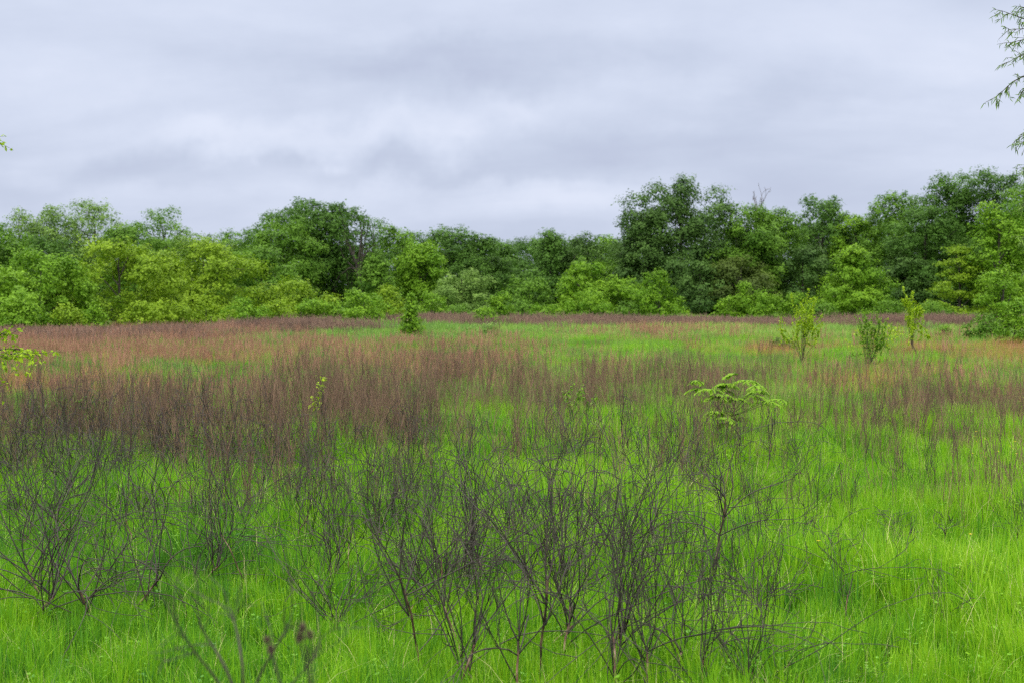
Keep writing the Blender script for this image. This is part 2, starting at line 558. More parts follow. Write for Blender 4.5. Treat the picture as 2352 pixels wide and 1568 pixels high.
def build_grass():
    rng = np.random.default_rng(5)
    near = []
    for k in range(10):
        hmax = rng.uniform(0.34, 0.46)
        parts = [blades(185, 0.62, 0.30, hmax * 1.45, 0.0135, rng, 0.13, clumps=12),
                 blades(50, 0.62, 0.2, hmax * 1.1, 0.010, rng, 0.12, tint0=.35),
                 blades(60, 0.62, 0.20, 0.40, 0.009, rng, 0.40, tint0=0.35),
                 blades(18, 0.6, 0.45, 0.74, 0.008, rng, 0.34, segs=4, tint0=0.95)]
        parts.append(blades(3, 0.6, 0.35, 0.8, 0.006, rng, 0.5, segs=4, tint0=1.9))
        if k % 2:                                  # little ferny weeds among the blades
            q = []
            for _ in range(3):
                b = np.array([rng.uniform(-.25, .25), rng.uniform(-.25, .25), rng.uniform(.22, .44)])
                m_ = 26
                d = unit(rng.normal(0, 1, (m_, 3)) * [1, 1, 0.5])
                Pp = b + d * rng.uniform(0.0, 0.09, (m_, 1))
                V, F = leaves(Pp, d + rng.normal(0, .4, (m_, 3)), unit(rng.normal(0, .5, (m_, 3)) + [0, 0, 1]), rng.uniform(.012, .026, m_))
                q.append((V, F, rng.uniform(.5, 1.0, m_)))
            parts += q
        if k % 3 == 0:                             # broad-leaved weeds with a short stalk
            for _ in range(3):
                b = np.array([rng.uniform(-.25, .25), rng.uniform(-.25, .25), 0])
                zs = np.repeat(np.linspace(.12, .40, 6), 2)
                aa = rng.uniform(0, 6.28, 12)
                d = np.stack([np.cos(aa), np.sin(aa), np.full(12, .25)], -1)
                V, F = leaves(b + np.stack([zs * 0, zs * 0, zs], -1), d, unit(rng.normal(0, .25, (12, 3)) + [0, 0, 1]), rng.uniform(.03, .065, 12))
                parts.append((V, F, rng.uniform(.25, .7, 12)))
        V, F, T = join(parts)
        near.append(mesh_from('grass_tuft', V, F, GRASS, T))
    X, D = wedge(10500, 6.5, 34, rng)
    pts = np.stack([X, D, swell(X, D) - 0.01], -1)
    hs = (0.46 + 0.70 * vnoise(X + 40, D, 1.6) * (0.7 + 0.5 * vnoise(X, D + 9, 6.0))) * np.interp(D, [9, 13], [1.0, 1.05])
    scatter('grass', pts, near, 'fresh green meadow grass covering the near half of the field', 'grass', seed=1, scales=hs * rng.uniform(.85, 1.15, len(X)))
    midv = []
    for k in range(8):
        V, F, T = join([blades(420, 1.5, 0.2, 0.50, 0.018, rng, 0.25, segs=2, tint0=0.45, clumps=40), blades(60, 1.5, 0.3, 0.62, 0.010, rng, 0.35, segs=2, tint0=0.8)])
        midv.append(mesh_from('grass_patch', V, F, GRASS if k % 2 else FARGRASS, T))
    X, D = wedge(6500, 32, 75, rng)
    scatter('far_grass', np.stack([X, D, swell(X, D) - 0.01], -1), midv, 'green meadow grass beyond the brown thicket, partly paled by painted haze', 'grass', 0.75, 1.15, seed=2)
    farv = []
    for k in range(8):
        V, F, T = join([blades(420, 3.0, 0.18, 0.45, 0.040, rng, 0.25, segs=2, tint0=0.60)])
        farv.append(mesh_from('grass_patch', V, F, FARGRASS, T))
    X, D = wedge(5500, 72, 175, rng, side=1.15)
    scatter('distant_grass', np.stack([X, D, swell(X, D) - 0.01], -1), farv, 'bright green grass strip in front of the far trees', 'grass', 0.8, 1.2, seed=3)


build_grass()


# ------------------------------------------------------------------ bare twiggy skeletons
def grow(rng, p, d, L, r, depth, out, up=0.35, wob=0.10, maxd=4, nch=(5, 4, 3, 2), ang=(22, 48), ratio=(0.42, 0.66), rmin=0.0015, nseg=6, level=None):
    p = np.array(p, float)
    d = np.array(d, float)
    d /= np.linalg.norm(d)
    P, R, Dd = [p.copy()], [r], [d.copy()]
    r1 = max(r * 0.5, rmin)
    bend = rng.normal(0, 0.11, 3)
    for k in range(nseg):
        d = d + rng.normal(0, wob, 3) * 0.6 + bend + np.array([0, 0, up]) * 0.22
        d /= np.linalg.norm(d)
        p = p + d * L / nseg
        P.append(p.copy())
        R.append(r + (r1 - r) * (k + 1) / nseg)
        Dd.append(d.copy())
    out.append((np.array(P), np.array(R), depth))
    if depth >= maxd:
        return
    n = nch[min(depth, len(nch) - 1)]
    n = max(1, n + int(rng.integers(-1, 2)))
    for k in range(n):
        t = 1.0 if k == 0 else rng.uniform(0.22, 0.98)
        i = min(int(t * nseg), nseg)
        dd = Dd[i]
        a = math.radians(rng.uniform(*ang)) * (0.6 if k == 0 else 1)
        perp = np.cross(dd, rng.normal(0, 1, 3))
        perp /= np.linalg.norm(perp) + 1e-9
        nd = dd * math.cos(a) + perp * math.sin(a)
        grow(rng, P[i], nd, L * rng.uniform(*ratio) * (1.15 - 0.35 * t), max(R[i] * 0.74, rmin), depth + 1, out, up, wob, maxd, nch, ang, ratio, rmin, nseg if depth < 1 else 5)


def shrub_lines(H, W, fork, seed, arch=0.0, prim=5, rmin=0.0022, r0=None, maxd=3, upc=0.22, sweep=0):
    """a stem that forks into a fan of curving branches"""
    rng = np.random.default_rng(seed)
    r0 = r0 or 0.0050 + 0.0036 * H
    zs = fork * H
    n = 7
    t = np.linspace(0, 1, n)
    lx, ly = rng.normal(0, 0.10 * H, 2)
    P = np.stack([lx * t ** 1.5 + rng.normal(0, 0.008, n), ly * t ** 1.5 + rng.normal(0, 0.008, n), zs * t], -1)
    P[0] = (0, 0, -0.05)
    stem = [(P, r0 * (1 - 0.3 * t), 0)]
    br = []
    a0 = rng.uniform(0, 6.28)
    for k in range(prim):
        tt = 1.0 if k < 2 else rng.uniform(0.62, 1.0)
        i = min(int(tt * (n - 1)), n - 1)
        az = a0 + k * 2.4 + rng.normal(0, .3)
        tl = math.radians(rng.uniform(16, 62))
        d = np.array([math.cos(az) * math.sin(tl), math.sin(az) * math.sin(tl), math.cos(tl)])
        grow(rng, P[i], d, (H - P[i][2]) * rng.uniform(0.62, 0.88), r0 * 0.55, 1, br, up=upc - arch, maxd=maxd + 1, rmin=rmin, nch=(4, 3, 2, 1), ang=(22, 56), ratio=(0.50, 0.80))
    allp = np.concatenate([b[0] for b in br])
    sweeps_at = [P[i].copy() for i in rng.integers(n // 3, n, sweep)]
    top = np.percentile(allp[:, 2], 97.5)
    c = P[-1]
    kz = (H - zs) / max(top - zs, 0.05)
    wid = np.percentile(np.abs(allp[:, :2] - c[:2]), 93)
    kx = (W / 2) / max(wid, 0.05)
    kx = min(max(kx, 0.32), 2.4)
    res = []
    for Pb, Rb, dpt in br:
        Q = Pb.copy()
        Q[:, :2] = c[:2] + (Q[:, :2] - c[:2]) * kx
        up_ = Q[:, 2] > zs
        Q[up_, 2] = zs + (Q[up_, 2] - zs) * kz
        res.append((Q, Rb, dpt))
    # long thin branches that arch out sideways
    for a in sweeps_at:
        az = rng.uniform(0, 6.28)
        tl = math.radians(rng.uniform(35, 68))
        d = np.array([math.cos(az) * math.sin(tl), math.sin(az) * math.sin(tl), math.cos(tl)])
        grow(rng, a, d, H * rng.uniform(.6, 1.0), r0 * .5, 2, res, up=rng.uniform(-.5, -.1), maxd=4, rmin=rmin, nch=(4, 4, 3, 1), ang=(20, 50), ratio=(.35, .6), nseg=9)
    return stem, res


def shrub_meshes(H, W, fork, seed, sides=4, **kw):
    s, b = shrub_lines(H, W, fork, seed, **kw)
    V, F = tubes([(p, r) for p, r, _ in s], 6)
    ms = mesh_from('stem', V, F, STEM, smooth=True)
    V, F = tubes([(p, r) for p, r, _ in b], sides)
    mb = mesh_from('branches', V, F, TWIG, smooth=True)
    return ms, mb


def place_shrub(vx, vy, ms, mb, label, group=None, rz=0.0, s=1.0, name='bare_shrub'):
    D = dist_of(vy)
    x = gx(vx, D)
    r = empty(name, (x, D, ground_z(x, D)), rz)
    r.scale = (s, s, s)
    tag(r, label, 'shrub', group)
    link('stem', ms, r)
    link('branches', mb, r)
    return r


# base x, base y, top y, spread, fork, primaries, arch, label  (all from the photograph)
HERO = [
    (1112, 1625, 1060, 340, .22, 5, 0.0, 'dark bare shrub with a pale forked stem at the bottom centre edge of the photo'),
    (968, 1600, 1030, 400, .52, 6, 0.0, 'tall bare shrub with a long pale peeling stem, left of the bottom centre'),
    (1282, 1610, 1000, 330, .40, 6, 0.0, 'bare shrub with a dark stem below the dense twig tangle, right of forked pale stem'),
    (1375, 1590, 980, 330, .38, 6, 0.0, 'dense dark bare shrub making the right half of the central twig tangle'),
    (1545, 1640, 1150, 330, .35, 6, 0.0, 'slightly blurred dark bare shrub right of the central twig tangle'),
    (1495, 1680, 1170, 260, .42, 5, 0.0, 'blurred bare shrub with upright stems touching the bottom edge right of centre'),
    (1700, 1650, 1230, 280, .30, 5, 0.0, 'blurred low-forking bare shrub at the bottom edge, rightmost of the large near shrubs'),
    (1640, 1395, 950, 300, .58, 7, 0.0, 'tall bare shrub with a straight reddish stem and wide fan of twigs, right of centre'),
    (1885, 1420, 1180, 250, .50, 5, 0.0, 'small bare shrub with a V-shaped top standing alone in bright grass at right'),
    (1590, 1500, 1200, 200, .50, 4, 0.0, 'thin bare shrub standing just behind the blurred shrubs right of centre'),
    (440, 1375, 1060, 380, .10, 6, 0.05, 'low bare shrub forking in a wide V in the left foreground'),
    (200, 1470, 1000, 420, .35, 7, 0.0, 'large bare shrub with a dark bent stem in the left foreground'),
    (100, 1440, 960, 380, .35, 7, 0.0, 'bare shrub with a pale stem just left of the dark bent stem'),
    (25, 1480, 960, 330, .25, 6, 0.0, 'bare shrub cut by the left edge of the photo with long sweeping branches'),
    (790, 1505, 1150, 420, .28, 5, 0.25, 'leaning bare shrub with grey arching branches left of the tall pale stem'),
    (652, 1130, 960, 190, .25, 6, 0.0, 'small dark bare shrub with a short trunk before the thicket, left of centre'),
    (535, 1260, 1000, 260, .30, 6, 0.0, 'bare shrub with a thin reddish stem in the middle of the left foreground'),
    (1012, 1410, 1060, 260, .45, 5, 0.0, 'bare shrub with a knotted dark stem right behind the tall pale stem'),
    (1228, 1400, 980, 320, .30, 7, 0.0, 'thickly twigged bare shrub at the heart of the central tangle'),
    (1310, 1330, 960, 320, .30, 7, 0.0, 'bare shrub at the back of the central tangle with fine upright twigs'),
    (1120, 1390, 1030, 270, .35, 6, 0.0, 'bare shrub at the left end of the central twig tangle'),
    (1430, 1360, 990, 300, .35, 6, 0.0, 'bare shrub behind the right end of the central twig tangle'),
    (1738, 1310, 1140, 110, .45, 4, 0.0, 'narrow bare shrub with a straight dark stem right of the reddish-stemmed shrub'),
    (1850, 1110, 990, 210, .12, 7, 0.0, 'low dark bushy bare shrub on the grass before the right end of the thicket'),
    (2178, 1290, 1170, 70, .60, 4, 0.0, 'short dark bare shrub with a clubbed top in the right-hand grass'),
    (2212, 1470, 1320, 130, .40, 4, 0.0, 'small bare shrub with a crooked stem low at the right'),
    (2312, 1440, 1300, 150, .20, 5, 0.0, 'small dark bare shrub near the right edge, low in the photo'),
    (2068, 1280, 1170, 120, .50, 4, 0.1, 'little bare shrub with a drooping twig in the right-hand grass'),
    (1236, 1640, 1050, 260, .55, 5, 0.0, 'bare shrub with a long thin dark stem between the central shrubs at the bottom edge'),
    (330, 1250, 960, 330, .30, 7, 0.0, 'grey bare shrub behind the low V-shaped shrub at left'),
    (1180, 1680, 1120, 250, .45, 5, 0.0, 'bare shrub with thin parallel stems between the forked pale stem and the central tangle'),
    (1420, 1700, 1130, 240, .50, 5, 0.0, 'thin-stemmed bare shrub rising from the bottom edge below the right of the tangle'),
    (1610, 1690, 1200, 240, .45, 5, 0.0, 'bare shrub with several upright stems at the bottom edge right of the tangle'),
    (1780, 1700, 1290, 200, .50, 4, 0.0, 'slender bare shrub at the bottom edge nearest the open grass at right'),
    (1040, 1670, 1180, 200, .50, 4, 0.0, 'slender bare shrub at the bottom edge between the pale stem and the forked one'),
    (185, 1210, 930, 330, .30, 7, 0.0, 'tall dark bare shrub near the left edge reaching up into the brown thicket'),
    (870, 1300, 1000, 240, .40, 6, 0.0, 'bare shrub with long parallel grey branches left of centre'),
]


def build_heroes():
    for i, (vx, vy, ty, sp, fork, prim, arch, label) in enumerate(HERO):
        D = dist_of(vy)
        H = height_of(ty, D)
        W = sp / FX * D
        if vx < 720:
            arch += (.12, .38, .5)[i % 3]
        ms, mb = shrub_meshes(H, W * (1.25 if vx < 720 else 1.1), fork * (1 if fork > .5 else .75), 100 + i, arch=arch, prim=prim + (i % 2), sweep=4 if vx < 900 else 2)
        place_shrub(vx, vy, ms, mb, label, 'bare shrubs standing in the grass')


build_heroes()


def build_near():
    """two out of focus plants close to the lens"""
    D = 4.6
    rng = np.random.default_rng(301)
    x0 = gx(560, D)
    r = empty('bare_shrub', (x0, D, ground_z(x0, D)))
    tag(r, 'blurred bare shrub close to the camera with forking stems at the bottom left', 'shrub')
    P3 = lambda vx, vy, dy=0.0: np.array(at(vx, vy, D + dy)) - np.array([x0, D, ground_z(x0, D)])
    foot = np.array([0, 0, -.05])
    fork = P3(560, 1660)
    ms, mb = [(np.array([foot, (foot + fork) / 2 + [.02, 0, 0], fork]), np.array([.010, .009, .008]), 0)], []
    for path in (((500, 1560), (440, 1490), (392, 1405)), ((525, 1540), (480, 1470), (455, 1430)), ((590, 1560), (630, 1490), (668, 1425)),
                 ((560, 1540), (545, 1450), (530, 1400)), ((640, 1600), (700, 1540), (735, 1480))):
        pts = np.array([fork] + [P3(a, b, rng.normal(0, .06)) for a, b in path])
        u = np.linspace(0, len(pts) - 1, 9)
        Q = np.stack([np.interp(u, np.arange(len(pts)), pts[:, c]) for c in range(3)], -1)
        Q[1:-1] = (Q[:-2] + 2 * Q[1:-1] + Q[2:]) / 4
        mb.append((Q, np.linspace(.0058, .0025, 9), 1))
        for k in (5, 6, 7, 8):
            grow(rng, Q[k], Q[k] - Q[k - 1] + rng.normal(0, .02, 3), rng.uniform(.10, .2), .0022, 3, mb, up=.2, maxd=4, rmin=.0014)
    V, F = tubes([(p, q) for p, q, _ in ms], 6)
    link('stem', mesh_from('stem', V, F, STEM, smooth=True), r)
    V, F = tubes([(p, q) for p, q, _ in mb], 4)
    link('branches', mesh_from('branches', V, F, TWIG, smooth=True), r)
    D = 3.9
    # the plant with brown seed heads
    for vx, tys, lab in ((640, ((603, 1482), (615, 1501)), 'blurred dry weed with a pair of round brown seed heads near the bottom left'),
                         (700, ((690, 1448), (684, 1468), (703, 1474)), 'blurred dry weed with an upright brown seed head near the bottom left')):
        x0 = gx(vx + 10, D)
        rng = np.random.default_rng(int(vx))
        r = empty('dry_weed', (x0, D, ground_z(x0, D)))
        tag(r, lab, 'weed')
        base = np.array([0, 0, height_of(1640, D)])
        L = [(np.array([[0, 0, -0.03], [0.01, 0, base[2] * .5], [0, 0, base[2]]]), np.array([.0045, .004, .0035]))]
        heads = []
        for hx, hy in tys:
            tip = np.array([gx(hx, D) - x0, rng.normal(0, .04), height_of(hy, D)])
            mid = (base + tip) / 2 + np.array([0.01, 0, -0.02])
            L.append((np.array([base, mid, tip]), np.array([.003, .0025, .002])))
            n = 130
            d = unit(rng.normal(0, 1, (n, 3)))
            Pq = tip + d * np.array([.006, .006, .010]) * rng.uniform(.3, 1, (n, 1))
            heads.append(leaves(Pq, d + [0, 0, .4], unit(rng.normal(0, 1, (n, 3))), rng.uniform(.005, .011, n)))
        V, F = tubes(L, 5)
        link('stem', mesh_from('stem', V, F, TWIG, smooth=True), r)
        hm = material('seed head', [(0.3, (0.11, 0.08, 0.06)), (0.7, (0.24, 0.175, 0.14))], 0.9, attr=None)
        for V, F in heads:
            link('seed_head', mesh_from('seed_head', V, F, hm), r)


build_near()


def build_fill():
    """the many smaller shrubs and stalks up to the thicket, one object each"""
    rng = np.random.default_rng(21)
    var = [shrub_meshes(1.0, rng.uniform(0.55, 0.95), rng.uniform(.06, .38), 400 + k, sweep=k % 4, prim=int(rng.integers(4, 8)), maxd=3, r0=0.008, rmin=0.0021, arch=(0, .12, .30, .5)[k % 4]) for k in range(14)]
    stalk = [shrub_meshes(1.0, rng.uniform(0.12, 0.3), rng.uniform(.3, .6), 450 + k, prim=int(rng.integers(2, 5)), maxd=2, r0=0.006, rmin=0.0018) for k in range(8)]
    # x0, x1, base y0, y1, count, height lo, hi, share of stalks, label
    reg = [
        (0, 720, 1130, 1480, 28, 1.0, 1.6, .12, 'bare dark shrub tangled with its neighbours in the left foreground', 'bare shrubs of the left foreground tangle'),
        (1010, 1560, 1180, 1600, 15, 1.1, 1.7, .15, 'bare dark shrub tangled among the crowded shrubs at bottom centre', 'bare shrubs of the central tangle'),
        (640, 1850, 1045, 1190, 30, 1.0, 1.5, .3, 'bare brown shrub at the near edge of the thicket across the middle', 'bare shrubs along the near edge of the thicket'),
        (0, 700, 1045, 1180, 30, 1.1, 1.6, .2, 'bare grey-brown shrub at the near edge of the thicket on the left', 'bare shrubs at the left end of the thicket edge'),
        (1850, 2420, 1000, 1200, 24, .6, 1.1, .5, 'thin bare stalk or shrub at the near edge of the thicket on the right', 'bare shrubs at the right end of the thicket edge'),
        (1560, 2400, 1150, 1620, 26, .45, 1.0, .7, 'thin bare stalk standing in the bright grass at right', 'thin stalks in the right-hand grass'),
        (700, 1000, 1180, 1500, 22, .8, 1.4, .3, 'thin bare shrub in the grass left of the tall pale stem', 'thin shrubs left of centre'),
        (1500, 1900, 1130, 1500, 16, .8, 1.4, .3, 'thin bare shrub in the grass around the straight reddish stem', 'thin shrubs right of centre'),
    ]
    for x0, x1, y0, y1, n, h0, h1, ps, lab, grp in reg:
        for k in range(n):
            # even in distance, not in pixels
            D = math.sqrt(rng.uniform(dist_of(y1) ** 2, dist_of(y0) ** 2))
            vy = HZ + EYE * FX / D
            vx = rng.uniform(x0, x1)
            st = rng.random() < ps
            ms, mb = (stalk if st else var)[int(rng.integers(0, 8 if st else 14))]
            place_shrub(vx, vy, ms, mb, lab, grp, rng.uniform(0, 6.28), rng.uniform(h0, h1), 'bare_shrub')


build_fill()


# ------------------------------------------------------------------ the brown thicket and the dry grass (a mass of stems)
BRUSH = material('dry brown stems', [(0.0, (0.060, 0.040, 0.030)), (0.5, (0.155, 0.100, 0.072)), (1.0, (0.30, 0.19, 0.125))], 0.8, inst_var=0.5)
RUST = material('rusty dry stems', [(0.0, (0.22, 0.110, 0.078)), (0.5, (0.38, 0.195, 0.135)), (1.0, (0.54, 0.31, 0.20))], 0.8, inst_var=0.5)
STRAW = material('orange dry grass', [(0.0, (0.30, 0.150, 0.050)), (0.5, (0.46, 0.250, 0.090)), (1.0, (0.58, 0.38, 0.16))], 0.7, trans=0.2, inst_var=0.5)
MAUVE = material('mauve far stems', [(0.0, (0.13, 0.085, 0.070)), (0.5, (0.22, 0.145, 0.115)), (1.0, (0.35, 0.23, 0.17))], 0.8, inst_var=0.6)


def stem_patch(mat, n, size, h0, h1, r, rng, tw=8, spread=0.35, name='dry_stems'):
    lines, tint = [], []
    for _ in range(n):
        b = np.array([rng.uniform(-size / 2, size / 2), rng.uniform(-size / 2, size / 2), 0])
        H = rng.uniform(h0, h1)
        lean = rng.normal(0, 0.10, 2)
        t = np.linspace(0, 1, 5)
        P = np.stack([b[0] + lean[0] * t ** 1.5 * H, b[1] + lean[1] * t ** 1.5 * H, H * t], -1)
        P[1:, :2] += rng.normal(0, 0.012, (4, 2))
        tv = rng.uniform(0.2, 0.8)
        lines.append((P, r * (1 - 0.6 * t)))
        tint += [tv] * 4 * 3
        for _ in range(int(rng.integers(max(1, tw - 3), tw + 3))):
            k = rng.uniform(0.3, 0.95)
            q = P[0] + (P[-1] - P[0]) * k
            az = rng.uniform(0, 6.28)
            L = H * rng.uniform(0.15, 0.40) * (1.15 - k * .6)
            s_ = spread * rng.uniform(.5, 1.3)
            tt = np.linspace(0, 1, 4)
            Q = q + np.stack([math.cos(az) * s_ * L * tt ** .8, math.sin(az) * s_ * L * tt ** .8, L * tt ** 1.1], -1)
            lines.append((Q, r * 0.55 * (1 - 0.5 * tt)))
            tint += [min(1, tv + .15)] * 3 * 3
    V, F = tubes(lines, 3)
    return mesh_from(name, V, F, mat, np.array(tint))


def bumps(vx, D, lst):
    d = np.zeros(len(D))
    for x0, x1, d0, d1, a in lst:
        ex = 60.0
        ed = (d1 - d0) * 0.18
        k = 1 / (1 + np.exp(-(vx - x0) / ex)) / (1 + np.exp((vx - x1) / ex)) / (1 + np.exp(-(D - d0) / ed)) / (1 + np.exp((D - d1) / ed))
        d = np.maximum(d, k * a)
    return d


def pick(n, d0, d1, lst, rng, ns=3.0, lo=0.35, side=1.2):
    X, D = wedge(n, d0, d1, rng, side=side)
    vx = X / D * FX + CXP
    p = bumps(vx, D, lst)
    nz = 0.6 * vnoise(X + 31, D * 0.8 + 7, ns) + 0.4 * vnoise(X + 3, D + 57, ns * 0.37)
    p = p * np.clip((nz - lo) / 0.25 + 0.25, 0.04, 1)
    k = rng.random(n) < p
    X, D = X[k], D[k]
    return np.stack([X, D, swell(X, D) - 0.02], -1)


def build_brush():
    rng = np.random.default_rng(9)
    v = [stem_patch(BRUSH, 9, 0.9, 0.75, 1.45, 0.0048, rng, tw=9, spread=.4) for _ in range(8)]
    pts = pick(4600, 22, 50, [(-300, 760, 24, 34, .30), (300, 760, 34, 40, .12), (760, 1060, 25.5, 44, .95), (1060, 1850, 30, 43, .62), (1850, 2500, 29, 41, .48),
                              (-300, 500, 22, 28, .30), (1060, 2400, 23, 32, .20)], rng)
    pts = np.concatenate([pts, pick(2600, 21, 34, [(-300, 700, 21, 34, .55), (700, 1080, 24, 34, .9), (1080, 1850, 26, 34, .40), (1850, 2500, 26, 34, .45)], rng, ns=2.0)])
    pts = np.concatenate([pts, pick(2600, 17, 27, [(-300, 1000, 18, 26, .09), (1000, 1800, 19, 30, .09), (1800, 2500, 19, 31, .11)], rng, ns=2.0)])
    scatter('brown_brush', pts, v, 'dense thicket of thin brown bare stems across the middle of the field', 'brush', seed=11,
            scales=rng.uniform(.6, 1.15, len(pts)) * (.72 + .5 * vnoise(pts[:, 0] + 5, pts[:, 1], 2.2)))
    v = [stem_patch(RUST, 20, 1.4, 0.4, 0.95, 0.0075, rng, tw=5, spread=.3) for _ in range(6)]
    pts = pick(8200, 33, 105, [(-400, 760, 33, 50, .65), (-400, 1230, 44, 70, 1.0), (-400, 560, 58, 90, 1.0), (560, 1000, 66, 76, .5), (1200, 2400, 34, 48, .26), (1230, 1650, 46, 54, .35), (1330, 1640, 72, 86, .6), (1650, 2300, 60, 80, .12),
                               (1700, 1830, 60, 66, .6), (2180, 2700, 52, 60, .5), (500, 900, 66, 74, .35), (960, 1100, 80, 84, .4)], rng, ns=5.0, lo=.24)
    scatter('rusty_brush', pts, v, 'reddish brown dry weeds in a wide band behind the darker thicket', 'brush', 0.7, 1.15, seed=12)
    v = []
    for _ in range(6):
        V, F, T = blades(150, 1.0, 0.35, 0.95, 0.009, rng, 0.28, segs=3)
        v.append(mesh_from('dry_grass_tuft', V, F, STRAW, T))
    pts = pick(9000, 24, 66, [(2180, 2700, 46, 62, 1.0), (1880, 2350, 38, 46, .4), (1700, 1850, 58, 64, .7), (-300, 300, 36, 46, .45),
                              (300, 1000, 48, 60, .16), (1800, 2300, 30, 38, .08), (2250, 2500, 28, 40, .16)], rng, ns=3.0)
    scatter('dry_orange_grass', pts, v, 'orange dry grass tufts between the green grass and the stems', 'grass', 0.6, 1.05, seed=13)
    v = [stem_patch(MAUVE, 46, 2.4, 0.5, 0.88, 0.014, rng, tw=5, spread=.35) for _ in range(6)]
    pts = pick(10500, 66, 116, [(-500, 250, 70, 79, .55), (200, 480, 78, 88, .55), (430, 760, 88, 98, .7), (760, 1150, 103, 111, .5), (1150, 2700, 101, 111, .8)], rng, ns=7.0, lo=.12, side=1.25)
    scatter('mauve_brush', pts, v, 'low purplish brown band of brush along the foot of the far trees', 'brush', seed=14,
            scales=rng.uniform(.75, 1.05, len(pts)) * (.72 + .5 * vnoise(pts[:, 0] + 11, pts[:, 1], 6.0)))


build_brush()


# ------------------------------------------------------------------ trees
def crown_mesh(H, W, style, seed, mat, leaf=0.27, dens=1.0, bottom=None, spray=0.35, name='crown'):
    rng = np.random.default_rng(seed)
    prof = {
        'round': (0.12, lambda t: np.sqrt(np.clip(1 - ((t - 0.45) / 0.58) ** 2, 0.02, 1))),
        'dome': (0.05, lambda t: np.sqrt(np.clip(1 - (t / 1.02) ** 2.6, 0.02, 1))),
        'cone': (0.04, lambda t: np.clip(1.04 - t ** 1.25, 0.06, 1)),
        'layer': (0.06, lambda t: np.clip(0.80 + 0.25 * np.sin(t * 19) - 0.55 * t ** 2.2, 0.1, 1)),
        'tall': (0.20, lambda t: 0.55 + 0.45 * np.sin(np.clip(t, 0, 1) * 3.0)),
        'vase': (0.30, lambda t: np.clip(0.45 + 0.8 * t - 0.75 * t ** 4, 0.1, 1)),
    }[style]
    cb = prof[0] if bottom is None else bottom
    z0 = cb * H
    hc = H - z0
    flat = {'layer': 0.38}.get(style, 0.72)
    rb0 = 0.078 * (W + hc) / 2 + min(0.25, 0.07 * W)
    area = math.pi * W * hc
    nb = int(np.clip(1.15 * area / (math.pi * rb0 ** 2), 14, 170))
    cen, rad = [], []
    tt = rng.random(nb * 3)
    keep = rng.random(nb * 3) < (0.25 + 0.75 * prof[1](tt))
    tt = tt[keep][:nb]
    nb = len(tt)
    az = rng.uniform(0, 6.283, nb)
    # lobes: the outline bulges here and there
    lob = 1 + 0.14 * np.sin(az * 2 + rng.uniform(0, 6)) + 0.12 * np.sin(az * 3 + tt * 5 + rng.uniform(0, 6))
    rr = prof[1](tt) * (W / 2 - rb0 * 0.55) * lob * np.where(rng.random(nb) < .75, rng.uniform(.72, 1.02, nb), rng.uniform(.15, .7, nb))
    zc = z0 + tt * (hc - rb0 * flat * 0.8) + rng.normal(0, .03 * hc, nb)
    zc = np.clip(zc, 0.5 * rb0 * flat, H - rb0 * flat * .85)
    cen = np.stack([rr * np.cos(az), rr * np.sin(az), zc], -1)
    rad = rb0 * rng.uniform(.65, 1.3, nb)
    ctint = rng.normal(0, .16, nb)
    lf_area = leaf * leaf * 0.32
    cnt = np.maximum((dens * 2.0 * 4 * rad * rad * flat * 2.0 / lf_area * 0.33).astype(int), 12)
    idx = np.repeat(np.arange(nb), cnt)
    n = len(idx)
    d = unit(rng.normal(0, 1, (n, 3)) + np.array([0, 0, 0.45]))
    rfac = rng.uniform(0.25, 1.0, n) ** 0.45
    # ragged sprays sticking out
    nsp = 9
    sp_dir = unit(rng.normal(0, 1, (nb, nsp, 3)) + np.array([0, 0, .5]))
    sid = rng.integers(0, nsp, n)
    is_sp = rng.random(n) < spray
    sd = sp_dir[idx, sid]
    sl = rng.uniform(0.7, 1.5, n)
    d = np.where(is_sp[:, None], unit(sd + rng.normal(0, 0.13, (n, 3))), d)
    rfac = np.where(is_sp, sl, rfac)
    off = d * (rfac * rad[idx])[:, None]
    off[:, 2] *= flat
    P = cen[idx] + off
    P[:, 2] = np.clip(P[:, 2], 0.08, H + 0.35)
    outward = P - np.array([0, 0, z0 + hc * .4])
    nn = unit(unit(d) * 0.8 + unit(outward) * 0.35 + np.array([0, 0, 0.45]) + rng.normal(0, .40, (n, 3)))
    A = unit(np.cross(nn, rng.normal(0, 1, (n, 3))))
    S = leaf * rng.uniform(.55, 1.25, n)
    V, F = leaves(P - A * (S / 2)[:, None], A, nn, S)
    # a little blob-scale and leaf-scale colour difference: young leaves at spray tips are paler
    tint = np.clip(0.48 + ctint[idx] + rng.normal(0, .07, n) + np.where(is_sp & (sl > 1.0), .18, 0), 0, 1)
    return mesh_from(name, V, F, mat, tint), cen, rad


